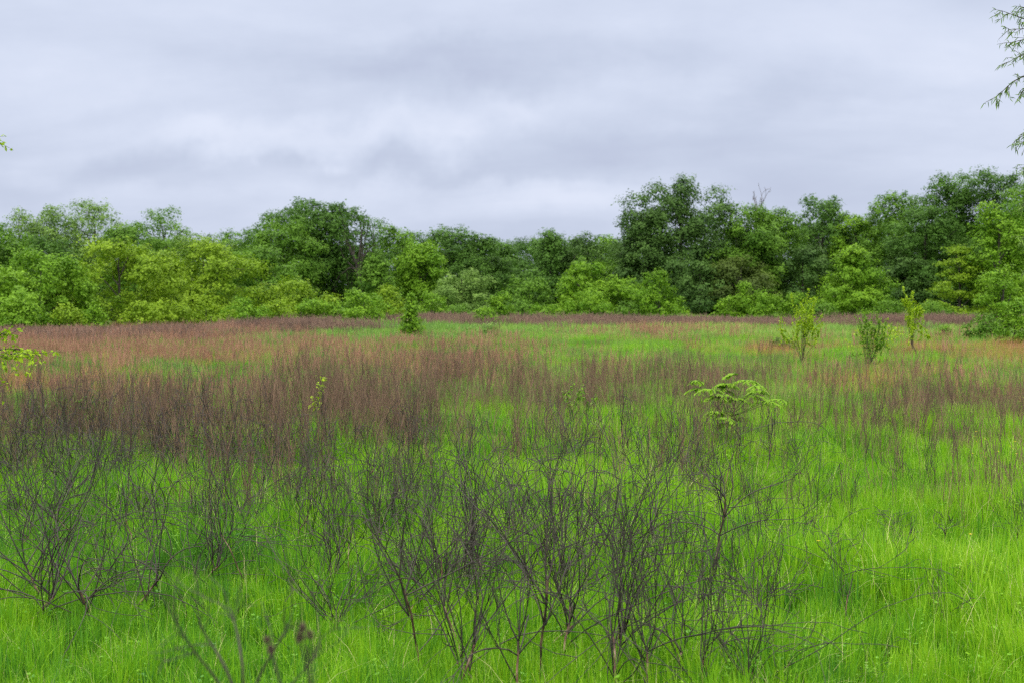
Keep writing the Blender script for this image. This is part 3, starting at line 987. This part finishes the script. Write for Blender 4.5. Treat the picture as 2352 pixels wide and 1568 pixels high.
def trunk_mesh(H, W, cen, seed, mat=None, r=None, top=0.8, nlimb=14):
    rng = np.random.default_rng(seed + 5000)
    r = r or 0.020 * H + 0.03
    n = 8
    t = np.linspace(0, 1, n)
    P = np.stack([rng.normal(0, .010 * H, n).cumsum() * .6, rng.normal(0, .010 * H, n).cumsum() * .6, H * top * t], -1)
    P[:, :2] -= P[0, :2]
    P[0, 2] = -0.1
    R = r * (1 - 0.78 * t)
    R[0] *= 1.3
    L = [(P, R)]
    sel = rng.permutation(len(cen))[:nlimb]
    for i in sel:
        c = cen[i]
        zt = np.clip(c[2] - rng.uniform(.12, .3) * H, 0.1 * H, H * top * .96)
        f = zt / (H * top) * (n - 1)
        k = int(min(f, n - 2))
        a = P[k] + (P[k + 1] - P[k]) * (f - k)
        m = (a + c) / 2 + rng.normal(0, .03 * W, 3) + np.array([0, 0, .03 * H])
        rr = r * .42 * (1 - 0.6 * zt / H)
        L.append((np.array([a, (a + m) / 2 + [0, 0, .01 * H], m, (m + c) / 2, c]), rr * np.array([1, .85, .65, .5, .3])))
    V, F = tubes(L, 6)
    return mesh_from('trunk', V, F, mat or BARK, smooth=True)


def tree(vx, D, top, wpx, style, colour, label, seed, cat='tree', name='broadleaf_tree', leaf=0.27, dens=1.0, bottom=None, spray=0.35, group=None, r=None, dz=0.0):
    x = gx(vx, D)
    z = ground_z(x, D)
    H = height_of(top, D) - z
    W = wpx / FX * D * (1.2 if name == 'broadleaf_tree' else 1.1)
    cr, cen, rad = crown_mesh(H, W, style, seed, LM[colour], leaf, dens, bottom, spray)
    root = empty(name, (x, D, z))
    tag(root, label, cat, group)
    link('trunk', trunk_mesh(H, W, cen, seed, r=r), root)
    link('crown', cr, root)
    return root


G_FAR = 'trees of the far tree line'
# x, distance, top y, width, style, colour, label, extras
TREES = [
    # --- left, back rows
    (45, 150, 478, 100, 'vase', 'pale', 'pale open-crowned tree with a twiggy top, leftmost on the skyline', dict(dens=.55, spray=.55, bottom=.3)),
    (125, 152, 470, 150, 'round', 'pale', 'pale green rounded tree second from the left on the skyline', dict(dens=.8, spray=.5)),
    (215, 151, 464, 170, 'round', 'pale', 'pale feathery tree, the tallest of the skyline left of the open lone crown', dict(dens=.75, spray=.55)),
    (378, 156, 480, 140, 'vase', 'mid', 'airy tree with a small fan-shaped crown poking above the left skyline', dict(dens=.5, spray=.5, bottom=.35)),
    (20, 130, 522, 150, 'round', 'mid', 'mid green tree behind the bushes at the left edge', {}),
    (110, 126, 545, 110, 'round', 'dark', 'small dark green tree crown wedged between pale trees at far left', {}),
    (315, 146, 512, 150, 'round', 'mid', 'mid green tree on the skyline below and left of the fan-shaped crown', {}),
    (450, 150, 530, 150, 'round', 'pale', 'pale green tree right of and below the fan-shaped crown', dict(spray=.45)),
    (545, 160, 530, 170, 'dome', 'mid', 'broad low tree on the skyline left of the big dark clump', {}),
    (-120, 140, 505, 260, 'round', 'mid', 'tree just outside the left edge behind the bushes', {}),
    (-330, 140, 490, 300, 'round', 'mid', 'large tree well outside the left edge of the field', {}),
    # --- left, bright front masses
    (95, 93, 575, 240, 'dome', 'bright', 'rounded bright green tree low at the far left in front of pale ones', dict(spray=.5, leaf=.20, dens=1.5)),
    (275, 99, 552, 270, 'dome', 'yellow', 'wide yellow-green tree, the brightest of the left-hand mass', dict(spray=.5, leaf=.20, dens=1.5)),
    (465, 110, 558, 270, 'dome', 'yellow', 'wide yellow-green tree right of the brightest one, with a dark gap at its foot', dict(spray=.5, leaf=.20, dens=1.5)),
    (600, 122, 572, 190, 'dome', 'mid', 'sloping mid green tree below the big dark clump at left', dict(spray=.45)),
    (670, 113, 638, 150, 'dome', 'yellow', 'small yellow-green tree at the right end of the left-hand mass', dict(spray=.5, leaf=.22)),
    (-10, 88, 600, 170, 'dome', 'bright', 'bright green tree cut by the left edge of the photo', dict(spray=.5, leaf=.24)),
    (-200, 88, 585, 230, 'dome', 'bright', 'bright green tree outside the left edge of the field', {}),
    # --- centre left big clump
    (655, 135, 490, 150, 'round', 'mid', 'lighter green tree bulging from the left side of the big dark clump', dict(bottom=.15)),
    (695, 141, 458, 190, 'tall', 'dark', 'tallest dark green tree of the clump left of centre', dict(bottom=.1)),
    (770, 142, 472, 130, 'tall', 'dark', 'dark green tree on the right side of the clump left of centre', dict(bottom=.1)),
    (862, 146, 500, 90, 'round', 'dark', 'tree behind the sparse crown with the bare trunk', dict(dens=.4, bottom=.35)),
    (925, 141, 520, 130, 'round', 'mid', 'mid green tree right of the sparse crown with the bare trunk', {}),
    (965, 137, 545, 110, 'round', 'bright', 'yellowish green tree in front of the skyline left of centre', dict(bottom=.15)),
    (1035, 150, 523, 150, 'round', 'dark', 'dark rounded tree just left of the centre of the skyline', {}),
    (1110, 152, 546, 150, 'dome', 'dark', 'low dark green tree at the centre of the skyline', {}),
    (868, 129, 575, 125, 'cone', 'mid', 'pointed pale-backed green tree in front of the bare trunk', dict(spray=.45)),
    (1062, 132, 617, 135, 'dome', 'pale', 'grey-green domed small tree left of the photo centre', dict(leaf=.2)),
    (1150, 190, 545, 110, 'tall', 'darkblue', 'distant spiky-topped tree behind the low centre of the skyline', dict(dens=.7)),
    (1215, 195, 548, 100, 'tall', 'darkblue', 'second distant spiky-topped tree behind the centre of the skyline', dict(dens=.7)),
    (1265, 140, 532, 150, 'cone', 'dark', 'dark spire-topped tree right of the centre of the skyline', dict(spray=.55)),
    (1320, 143, 540, 110, 'tall', 'darkblue', 'dark narrow tree leaning on the spire-topped one', dict(bottom=.05)),
    (1215, 132, 640, 110, 'dome', 'mid', 'mid green small tree left of the dark gap right of centre', {}),
    (1385, 155, 547, 170, 'dome', 'mid', 'light green tree filling the skyline between the spire and the giant dark tree', {}),
    (1345, 130, 600, 130, 'dome', 'bright', 'bright green small tree in front of the spire-topped tree', dict(spray=.5, leaf=.22)),
    (1420, 131, 625, 120, 'dome', 'bright', 'bright green small tree below the left side of the giant dark tree', dict(spray=.5, leaf=.22)),
    # --- right
    (1560, 141, 405, 270, 'dome', 'darkblue', 'giant dark blue-green spreading tree, the tallest right of centre', dict(leaf=.25, spray=.4, bottom=.06)),
    (1480, 138, 480, 130, 'round', 'darkblue', 'dark tree forming the left shoulder of the giant spreading tree', dict(bottom=.05)),
    (1715, 139, 468, 170, 'round', 'mid', 'mid green tree right of the giant dark tree', dict(spray=.45, bottom=.1)),
    (1785, 141, 480, 120, 'round', 'mid', 'mid green tree below the leafless treetop', dict(bottom=.1)),
    (1700, 134, 585, 170, 'dome', 'brown', 'dark brownish tree right of the giant dark tree', {}),
    (1610, 133, 600, 120, 'dome', 'darkblue', 'low dark tree at the foot of the giant spreading tree', {}),
    (1885, 152, 452, 130, 'tall', 'dark', 'dark jagged-topped tree on the right-hand skyline', dict(spray=.55)),
    (1845, 138, 560, 120, 'round', 'darkblue', 'dark tree in the gap below the jagged-topped tree', {}),
    (1960, 150, 486, 110, 'round', 'bright', 'light green tree between the jagged-topped tree and the tall right-hand trees', dict(spray=.5)),
    (1958, 128, 562, 180, 'cone', 'bright', 'bell-shaped bright green tree standing forward at right', dict(leaf=.21, spray=.45)),
    (2060, 147, 442, 150, 'round', 'mid', 'tall mid green tree at the left end of the tall right-hand group', dict(spray=.45, bottom=.1)),
    (2125, 140, 478, 170, 'round', 'dark', 'dark tree behind the layered light green one', dict(bottom=.06)),
    (2080, 138, 575, 130, 'dome', 'darkblue', 'dark low tree right of the bell-shaped bright tree', {}),
    (2185, 146, 398, 130, 'tall', 'dark', 'tall dark tree with a double top on the right-hand skyline', dict(spray=.5)),
    (2275, 142, 384, 170, 'round', 'dark', 'tallest tree at the right edge of the skyline', dict(spray=.45, bottom=.06)),
    (2300, 120, 455, 130, 'round', 'bright', 'bright green tree before the tallest right-hand tree', dict(spray=.5)),
    (2205, 122, 568, 150, 'layer', 'yellow', 'light yellow-green tree with flat layered branches at right', dict(leaf=.2, spray=.3)),
    (2305, 100, 600, 110, 'layer', 'bright', 'bright green bushy tree near the right edge with layered branches', dict(leaf=.18)),
    (2400, 130, 400, 200, 'round', 'mid', 'tree just outside the right edge of the photo', {}),
    (2600, 130, 380, 260, 'round', 'dark', 'large tree outside the right edge of the field', {}),
]


def build_trees():
    for i, (vx, D, top, wp, st, colr, lab, ex) in enumerate(TREES):
        kw = dict(leaf=.225, spray=.4, dens=1.4)
        kw.update(ex)
        tree(vx, D, top, wp, st, colr, lab, 1000 + i * 7, group=G_FAR, **kw)
    # plain backing rows: low crowns between the named trees, so that no daylight shows at their feet
    rng = np.random.default_rng(3)
    for k in range(34):
        vx = -420 + k * 96 + rng.uniform(-20, 20)
        D = rng.uniform(158, 172)
        tp = rng.uniform(545, 562) if vx < 1430 else rng.uniform(494, 520)
        tree(vx, D, tp, rng.uniform(130, 180), 'dome', 'dark' if k % 3 else 'darkblue', 'dark understorey tree seen only in gaps between the front trees',
             3000 + k, group='understorey trees behind the tree line', leaf=.34, dens=1.3)


build_trees()


def bush(vx, D, top, wpx, colour, label, seed, leaf=.17, dens=1.0, spray=.5, style='dome', group='bushes at the foot of the far trees', name='bush', **kw):
    return tree(vx, D, top, wpx, style, colour, label, seed, cat='bush', name=name, leaf=leaf, dens=dens, spray=spray, group=group, r=.05, **kw)


BUSHES = [
    (55, 85, 668, 120, 'bright', 'bright bush at the foot of the trees, leftmost in the photo'),
    (150, 86, 690, 90, 'yellow', 'small yellow-green bush second from the left edge'),
    (215, 88, 695, 80, 'bright', 'small green bush below the brightest left-hand tree'),
    (325, 94, 690, 90, 'yellow', 'yellow-green bush left of the dark gap in the left-hand mass'),
    (475, 100, 700, 120, 'yellow', 'wide low yellow-green bush right of the dark gap in the left-hand mass'),
    (560, 103, 680, 110, 'bright', 'bright bush below the sloping mid green tree'),
    (640, 105, 690, 90, 'yellow', 'low bush below the small yellow-green tree'),
    (715, 107, 680, 90, 'bright', 'low bright bush under the dark clump left of centre'),
    (775, 108, 690, 70, 'bright', 'small bush left of the wide bright bush under the bare trunk'),
    (835, 104, 668, 120, 'bright', 'wide bright green bush below the bare trunk'),
    (888, 112, 652, 80, 'yellow', 'pointed light bush right behind the wide bright bush'),
    (990, 116, 672, 90, 'bright', 'bright bush right of the slender green juniper'),
    (1058, 114, 700, 80, 'mid', 'mid green bush under the grey-green domed tree'),
    (1112, 100, 702, 60, 'bright', 'rounded bright bush standing forward at the centre'),
    (1150, 112, 668, 60, 'bright', 'upright bright bush right of the rounded forward bush'),
    (1190, 118, 690, 70, 'mid', 'small green bush behind the centre of the mauve band'),
    (1245, 120, 692, 90, 'bright', 'flat-topped bright bush below the spire-topped tree'),
    (1355, 122, 668, 110, 'bright', 'bright bush left of the giant dark tree'),
    (1515, 121, 622, 115, 'bright', 'rounded bright bush against the giant dark tree'),
    (1445, 122, 690, 80, 'mid', 'low green bush between two bright ones left of the giant dark tree'),
    (1672, 122, 680, 70, 'bright', 'small bright bush right of the foot of the giant dark tree'),
    (1712, 122, 648, 50, 'bright', 'narrow pointed bright bush in front of the brownish tree'),
    (1755, 121, 662, 95, 'bright', 'rounded bright bush in front of the brownish tree'),
    (1830, 122, 672, 70, 'bright', 'bright bush behind the tall lime sapling'),
    (1885, 123, 690, 80, 'mid', 'low green bush left of the bell-shaped tree'),
    (2050, 122, 690, 90, 'mid', 'low green bush right of the bell-shaped tree'),
    (2140, 118, 690, 90, 'mid', 'low green bush under the layered light tree'),
]


def build_bushes():
    for i, (vx, D, top, wp, colr, lab) in enumerate(BUSHES):
        bush(vx, D, top, wp, colr, lab, 5000 + i * 3)
    # nearer ones at the right
    bush(2262, 70, 722, 85, 'mid', 'mid green bush on the orange grass near the right edge', 5901, leaf=.12, group='bushes near the right edge')
    bush(2330, 62, 690, 80, 'bright', 'bright green bush cut by the right edge of the photo', 5903, leaf=.12, group='bushes near the right edge')
    bush(2300, 72, 735, 60, 'pale', 'greyish low bush between the two bushes at the right edge', 5905, leaf=.12, dens=.7, group='bushes near the right edge')
    bush(2420, 60, 660, 110, 'bright', 'bush just outside the right edge', 5907, leaf=.14, group='bushes near the right edge')
    bush(2170, 74, 748, 60, 'bright', 'small round bush left of the bushes near the right edge', 5909, leaf=.12, dens=.6, group='bushes near the right edge')
    bush(1790, 62, 778, 95, 'brown', 'dark low bush among orange grass left of the tall lime sapling', 5911, leaf=.11, dens=.8, group=None)
    bush(1112, 84, 740, 90, 'pale', 'low greyish bush in the green strip at the centre', 5913, leaf=.13, dens=.5, group=None)
    # slender green juniper
    tree(945, 80, 664, 50, 'cone', 'bright', 'slender upright juniper standing in the green strip left of centre', 5921, name='juniper', leaf=.13, dens=1.3, bottom=.02, spray=.6, r=.05)


build_bushes()


def bare_tree(vx, D, top, wpx, fork, seed, label, mat, prim=6, name='bare_tree', r0=.16, rmin=.025):
    x = gx(vx, D)
    z = ground_z(x, D)
    H = height_of(top, D) - z
    s, b = shrub_lines(H, wpx / FX * D, fork, seed, prim=prim, r0=r0, rmin=rmin, maxd=3)
    V, F = tubes([(p, r) for p, r, _ in s], 7)
    root = empty(name, (x, D, z))
    tag(root, label, 'tree')
    link('trunk', mesh_from('trunk', V, F, mat, smooth=True), root)
    V, F = tubes([(p, r) for p, r, _ in b], 4)
    link('limbs', mesh_from('limbs', V, F, mat), root)
    return root, s, b


bare_tree(1757, 150, 438, 28, .80, 62, 'leafless grey treetop rising above the right-hand skyline', GREY, rmin=.018, r0=.13)


def build_sparse_tree():
    """dark trunked tree with a thin crown"""
    root, s, b = bare_tree(835, 138, 492, 105, .50, 64, 'sparse tree with a bare dark forked trunk and thin crown left of centre', BARK, prim=7, name='sparse_tree', r0=.26)
    rng = np.random.default_rng(8)
    P = np.concatenate([p[2:] for p, r, dpt in b if dpt >= 3])
    P = P[rng.integers(0, len(P), 1700)] + rng.normal(0, .28, (1700, 3))
    n = len(P)
    nn = unit(rng.normal(0, .6, (n, 3)) + [0, 0, .6])
    V, F = leaves(P, unit(rng.normal(0, 1, (n, 3))), nn, rng.uniform(.14, .3, n))
    link('crown', mesh_from('crown', V, F, LM['dark'], rng.uniform(.1, .9, n)), root)


build_sparse_tree()


# ------------------------------------------------------------------ saplings with leaves on a real branch skeleton
def sapling(vx, D, top, wpx, seed, label, colour='lime', shape=OVATE, leaf=.09, per=5, fork=.3, prim=6, upc=.35, arch=0., x=None, name='sapling', cat='sapling', group=None, maxd=3, nleaf=None, depth=2, low=0., r0=None):
    x = gx(vx, D) if x is None else x
    z = ground_z(x, D)
    H = height_of(top, D) - z
    s, b = shrub_lines(H, wpx / FX * D, fork, seed, prim=prim, r0=r0 or .006 + .005 * H, rmin=.002, maxd=maxd, arch=arch, upc=upc)
    V, F = tubes([(p, r) for p, r, _ in s + b], 5)
    root = empty(name, (x, D, z))
    tag(root, label, cat, group)
    link('stem', mesh_from('stem', V, F, BARK, smooth=True), root)
    rng = np.random.default_rng(seed + 1)
    Ps, Ds = [], []
    for p, r, dpt in b:
        if dpt < depth:
            continue
        q = p[1:]
        d = np.gradient(p, axis=0)[1:]
        for _ in range(per):
            t = rng.random(len(q))[:, None]
            Ps.append(q - d * t)
            Ds.append(d)
    P = np.concatenate(Ps)
    Dd = unit(np.concatenate(Ds))
    k = P[:, 2] > low * H
    P, Dd = P[k], Dd[k]
    if nleaf and len(P) > nleaf:
        k = rng.permutation(len(P))[:nleaf]
        P, Dd = P[k], Dd[k]
    n = len(P)
    A = unit(Dd * .5 + rng.normal(0, .7, (n, 3)) + [0, 0, -.1])
    nn = unit(rng.normal(0, .45, (n, 3)) + [0, 0, 1])
    V, F = leaves(P, A, nn, leaf * rng.uniform(.6, 1.3, n), shape, droop=.25)
    link('foliage', mesh_from('foliage', V, F, LM[colour], np.clip(rng.normal(.55, .22, n), 0, 1)), root)
    return root


sapling(1845, 52, 688, 62, 71, 'tallest lime-green sapling standing in the field at right', leaf=.07, per=6, fork=.12, prim=10, nleaf=4200, upc=.25)
sapling(2010, 50, 712, 62, 72, 'thin spreading lime sapling between the two taller ones at right', leaf=.07, per=5, fork=.10, prim=10, nleaf=2800, upc=.6, colour='bright')
sapling(2115, 56, 680, 40, 73, 'narrow lime sapling, rightmost of the three in the field', leaf=.08, per=6, fork=.3, prim=7, nleaf=2600, upc=.3)
sapling(2020, 60, 745, 120, 74, 'small pale sapling low in the green grass at right', leaf=.10, per=1, fork=.15, prim=6, nleaf=500)
sapling(1325, 30, 885, 85, 75, 'small leafy sapling poking from the brown thicket near the centre', colour='bright', leaf=.075, per=2, fork=.45, prim=5, nleaf=260, maxd=2, low=.45)
sapling(160, 27, 912, 110, 76, 'dull leafy sapling half hidden in stems at left', colour='mid', leaf=.075, per=2, fork=.5, prim=5, nleaf=300, maxd=2, low=.5)
sapling(733, 27, 866, 34, 77, 'thin upright sapling with a column of lime leaves left of centre', leaf=.085, per=2, fork=.55, prim=4, nleaf=120, maxd=1, low=.55)


def pinnate_sapling():
    """spreading sapling whose long leaves carry rows of leaflets"""
    D = 25.0
    vx = 1668
    x = gx(vx, D)
    z = ground_z(x, D)
    root = empty('pinnate_sapling', (x, D, z))
    tag(root, 'wide low sapling with drooping feathery leaves above the thicket right of centre', 'sapling')
    rng = np.random.default_rng(90)
    tips = [(1590, 872), (1620, 868), (1640, 885), (1668, 872), (1700, 862), (1720, 870), (1745, 880), (1770, 892), (1800, 895), (1650, 905), (1690, 900), (1735, 905), (1605, 890), (1780, 905),
            (1640, 930), (1665, 940), (1690, 925), (1625, 912), (1710, 935), (1650, 945), (1668, 898), (1680, 884), (1655, 876)]
    L, LV = [], []
    base = np.array([0, 0, -.03])
    crotch = np.array([.02, 0, height_of(960, D) - z])
    L.append((np.array([base, (base + crotch) / 2 + [.02, .01, 0], crotch]), np.array([.011, .009, .007])))
    Ps, As, Ns, Ss = [], [], [], []
    for tx, ty in tips:
        tx = 1688 + (tx - 1688) * .84
        tip = np.array([gx(tx, D) - x, rng.normal(0, .25), height_of(ty, D) - z])
        tip = tip + [0, 0, rng.uniform(-.22, .05)]
        m = crotch * .45 + tip * .55 + [rng.normal(0, .05), 0, -.03]
        L.append((np.array([crotch, m, tip]), np.array([.005, .004, .003])))
        for k in range(int(rng.integers(3, 7))):
            az = rng.uniform(0, 6.28)
            le = rng.uniform(.14, .33)
            t = np.linspace(0, 1, 7)
            R = tip + np.stack([math.cos(az) * le * t, math.sin(az) * le * t, .22 * le * t - .55 * le * t ** 2], -1)
            L.append((R, np.full(7, .0022)))
            d = np.gradient(R, axis=0)
            side = unit(np.cross(d, [0, 0, 1]))
            for sgn in (-1, 1):
                for q in range(14):
                    f = q / 14 * 6
                    i = min(int(f), 5)
                    Ps.append(R[i] + (R[i + 1] - R[i]) * (f - i))
                    As.append(side[i] * sgn + unit(d[i]) * .35 + np.array([0, 0, -.35]) + rng.normal(0, .1, 3))
                    Ns.append(np.array([0, 0, 1.]) + rng.normal(0, .3, 3))
                    Ss.append(rng.uniform(.05, .085))
    V, F = tubes(L, 5)
    link('stem', mesh_from('stem', V, F, BARK, smooth=True), root)
    V, F = leaves(np.array(Ps), np.array(As), unit(np.array(Ns)), np.array(Ss), OVATE, droop=.2)
    link('foliage', mesh_from('foliage', V, F, LM['bright'], np.clip(rng.normal(1.0, .25, len(Ps)), 0, 1)), root)


pinnate_sapling()


def limb_tree(name, label, x, D, top, limbs, shape, leaf, colour, seed, along, hang=0.0, lean=0.0, extra=(), tw=(.12, .38)):
    """a tree whose trunk stands outside the frame and whose named boughs reach in;
    limbs: (start height, [(vx, vy), ...]) tips in the photograph at distance D"""
    z = ground_z(x, D)
    root = empty(name, (x, D, z))
    tag(root, label, 'tree')
    rng = np.random.default_rng(seed)
    H = top
    t = np.linspace(0, 1, 8)
    T = np.stack([lean * t ** 2, np.zeros(8), H * t - .05], -1)
    L = [(T, .10 * (1 - .85 * t) + .006)]
    Ps, As = [], []
    for hz, depth_off, path in limbs:
        a = T[0] + (T[-1] - T[0]) * min(hz / H, .98)
        a[0] = np.interp(hz, T[:, 2], T[:, 0])
        pts = [a]
        for vx, vy in path:
            q = np.array(at(vx + (14 if vx > CXP else 0), vy, D + depth_off))
            pts.append(q - np.array([x, D, z]))
        pts = np.array(pts)
        # smooth the bough
        n = len(pts)
        u = np.linspace(0, n - 1, 14)
        Q = np.stack([np.interp(u, np.arange(n), pts[:, c]) for c in range(3)], -1)
        Q[1:-1] = (Q[:-2] + 2 * Q[1:-1] + Q[2:]) / 4
        L.append((Q, np.linspace(.016, .0025, 14)))
        d = np.gradient(Q, axis=0)
        for i in range(3, 14):
            for _ in range(2):
                dd = unit(unit(d[i]) * .9 + rng.normal(0, .55, 3) + [0, 0, -hang])
                le = rng.uniform(*tw)
                tt = np.linspace(0, 1, 5)[:, None]
                S = Q[i] + dd * le * tt + np.array([0, 0, -hang * .35 * le]) * tt ** 2
                L.append((S, np.linspace(.003, .0015, 5)))
                for _ in range(along):
                    f = rng.random()
                    Ps.append(Q[i] + dd * le * f + np.array([0, 0, -hang * .35 * le]) * f * f)
                    As.append(dd * .5 + rng.normal(0, .5, 3) + np.array([0, 0, -hang]))
    # the rest of the crown, round the trunk and beyond the frame
    n2 = 110
    for _ in range(n2):
        hz = rng.uniform(.42 * H, H)
        az = rng.uniform(0, 6.28)
        a = np.array([np.interp(hz, T[:, 2], T[:, 0]), 0, hz])
        r = (1.25 if not extra else extra[0]) * rng.uniform(.35, 1) * (1.25 - .6 * hz / H)
        e = a + [math.cos(az) * r, math.sin(az) * r, rng.uniform(-.2, .5)]
        tt = np.linspace(0, 1, 6)[:, None]
        S = a + (e - a) * tt + np.array([0, 0, -.25 * hang]) * tt ** 2
        L.append((S, np.linspace(.009, .002, 6)))
        for _ in range(along * 5):
            f = rng.uniform(.35, 1)
            Ps.append(a + (e - a) * f + [0, 0, -.25 * hang * f * f] + rng.normal(0, .07, 3))
            As.append(unit(e - a) * .4 + rng.normal(0, .6, 3) + [0, 0, -hang])
    V, F = tubes(L, 5)
    link('trunk', mesh_from('trunk', V, F, BARK, smooth=True), root)
    n = len(Ps)
    V, F = leaves(np.array(Ps), np.array(As), unit(rng.normal(0, .6, (n, 3)) + [0, 0, .8]), leaf * rng.uniform(.6, 1.25, n), shape, droop=.2)
    link('crown', mesh_from('crown', V, F, LM[colour], np.clip(rng.normal(.45, .25, n), 0, 1)), root)


# willow beyond the right edge: its trunk and most of its crown are outside the photograph
limb_tree('willow_tree', 'willow reaching in from the right edge with hanging narrow leaves', 7.6, 15.0, 6.9,
          [(5.6, 0, [(2420, 75), (2350, 48), (2290, 26)]), (5.7, .2, [(2440, 40), (2370, 22), (2335, 18)]), (5.2, -.2, [(2430, 100), (2370, 65), (2305, 68)]),
           (5.0, .3, [(2420, 95), (2365, 85), (2308, 98)]), (4.9, -.3, [(2420, 140), (2365, 112), (2304, 142)]), (4.8, 0, [(2440, 175), (2372, 165), (2318, 182), (2276, 222)]),
           (4.7, .3, [(2440, 200), (2375, 182), (2340, 205)]), (4.4, .1, [(2440, 270), (2380, 280), (2316, 326)]), (4.2, -.2, [(2430, 310), (2375, 318), (2345, 325)]),
           (4.0, .2, [(2420, 360), (2370, 375), (2338, 385)]), (3.8, 0, [(2420, 400), (2365, 430), (2335, 470)]), (3.5, -.1, [(2430, 470), (2375, 520), (2340, 545)]),
           (3.2, .1, [(2430, 540), (2375, 590), (2345, 620)]), (5.4, .1, [(2420, 120), (2375, 105), (2345, 120)]), (5.3, -.1, [(2420, 150), (2385, 140), (2348, 160)])],
          NARROW, .060, 'willow', 41, 9, hang=.32, extra=(1.35,), tw=(.05, .15))
# young lobed-leaf tree beyond the left edge
limb_tree('young_oak', 'young tree with lobed leaves reaching in from the left edge', -8.5, 20.0, 5.6,
          [(2.3, 0, [(-60, 775), (-10, 766), (22, 768)]), (2.1, .2, [(-60, 815), (10, 800), (55, 802), (86, 812)]), (2.0, -.2, [(-60, 830), (0, 818), (45, 808)]),
           (1.8, 0, [(-60, 880), (-40, 874), (-22, 880)]), (4.9, 0, [(-110, 330), (-60, 322), (-24, 318)]),
           (2.1, -.4, [(-60, 830), (20, 812), (66, 812)])],
          LOBED, .062, 'lime', 43, 6, hang=.22, extra=(.9,))


# tiny yellow flowers at the right
def flowers():
    rng = np.random.default_rng(4)
    fm = material('yellow petals', [(0.0, (.75, .55, .02)), (1.0, (.85, .68, .04))], .6, attr=None)
    gm = LM['mid']
    Vs, Fs, off = [], [], 0
    n = 9
    V, F = leaves(np.zeros((n, 3)) + [0, 0, .5], np.array([[math.cos(k * .698), math.sin(k * .698), .25] for k in range(n)]), np.tile([0, 0, 1.], (n, 1)), np.full(n, .022), OVATE)
    me_p = mesh_from('petals', V, F, fm)
    V, F = tubes([(np.array([[0, 0, 0], [.01, 0, .25], [0, 0, .5]]), np.array([.003, .0025, .002]))], 4)
    me_s = mesh_from('stalk', V, F, gm, np.full(len(F), .5))
    for k in range(20):
        if k < 18:
            vx, vy = rng.uniform(2190, 2345), rng.uniform(1060, 1130)
        else:
            vx, vy = rng.uniform(1850, 2340), rng.uniform(1100, 1500)
        D = dist_of(vy)
        x = gx(vx, D)
        r = empty('yellow_flower', (x, D, ground_z(x, D)), rng.uniform(0, 6))
        s = rng.uniform(.9, 1.3)
        r.scale = (s, s, s)
        tag(r, 'tiny yellow wildflower on a thin stalk in the right-hand grass', 'flower', 'yellow wildflowers in the right-hand grass')
        link('stalk', me_s, r)
        link('petals', me_p, r)


flowers()
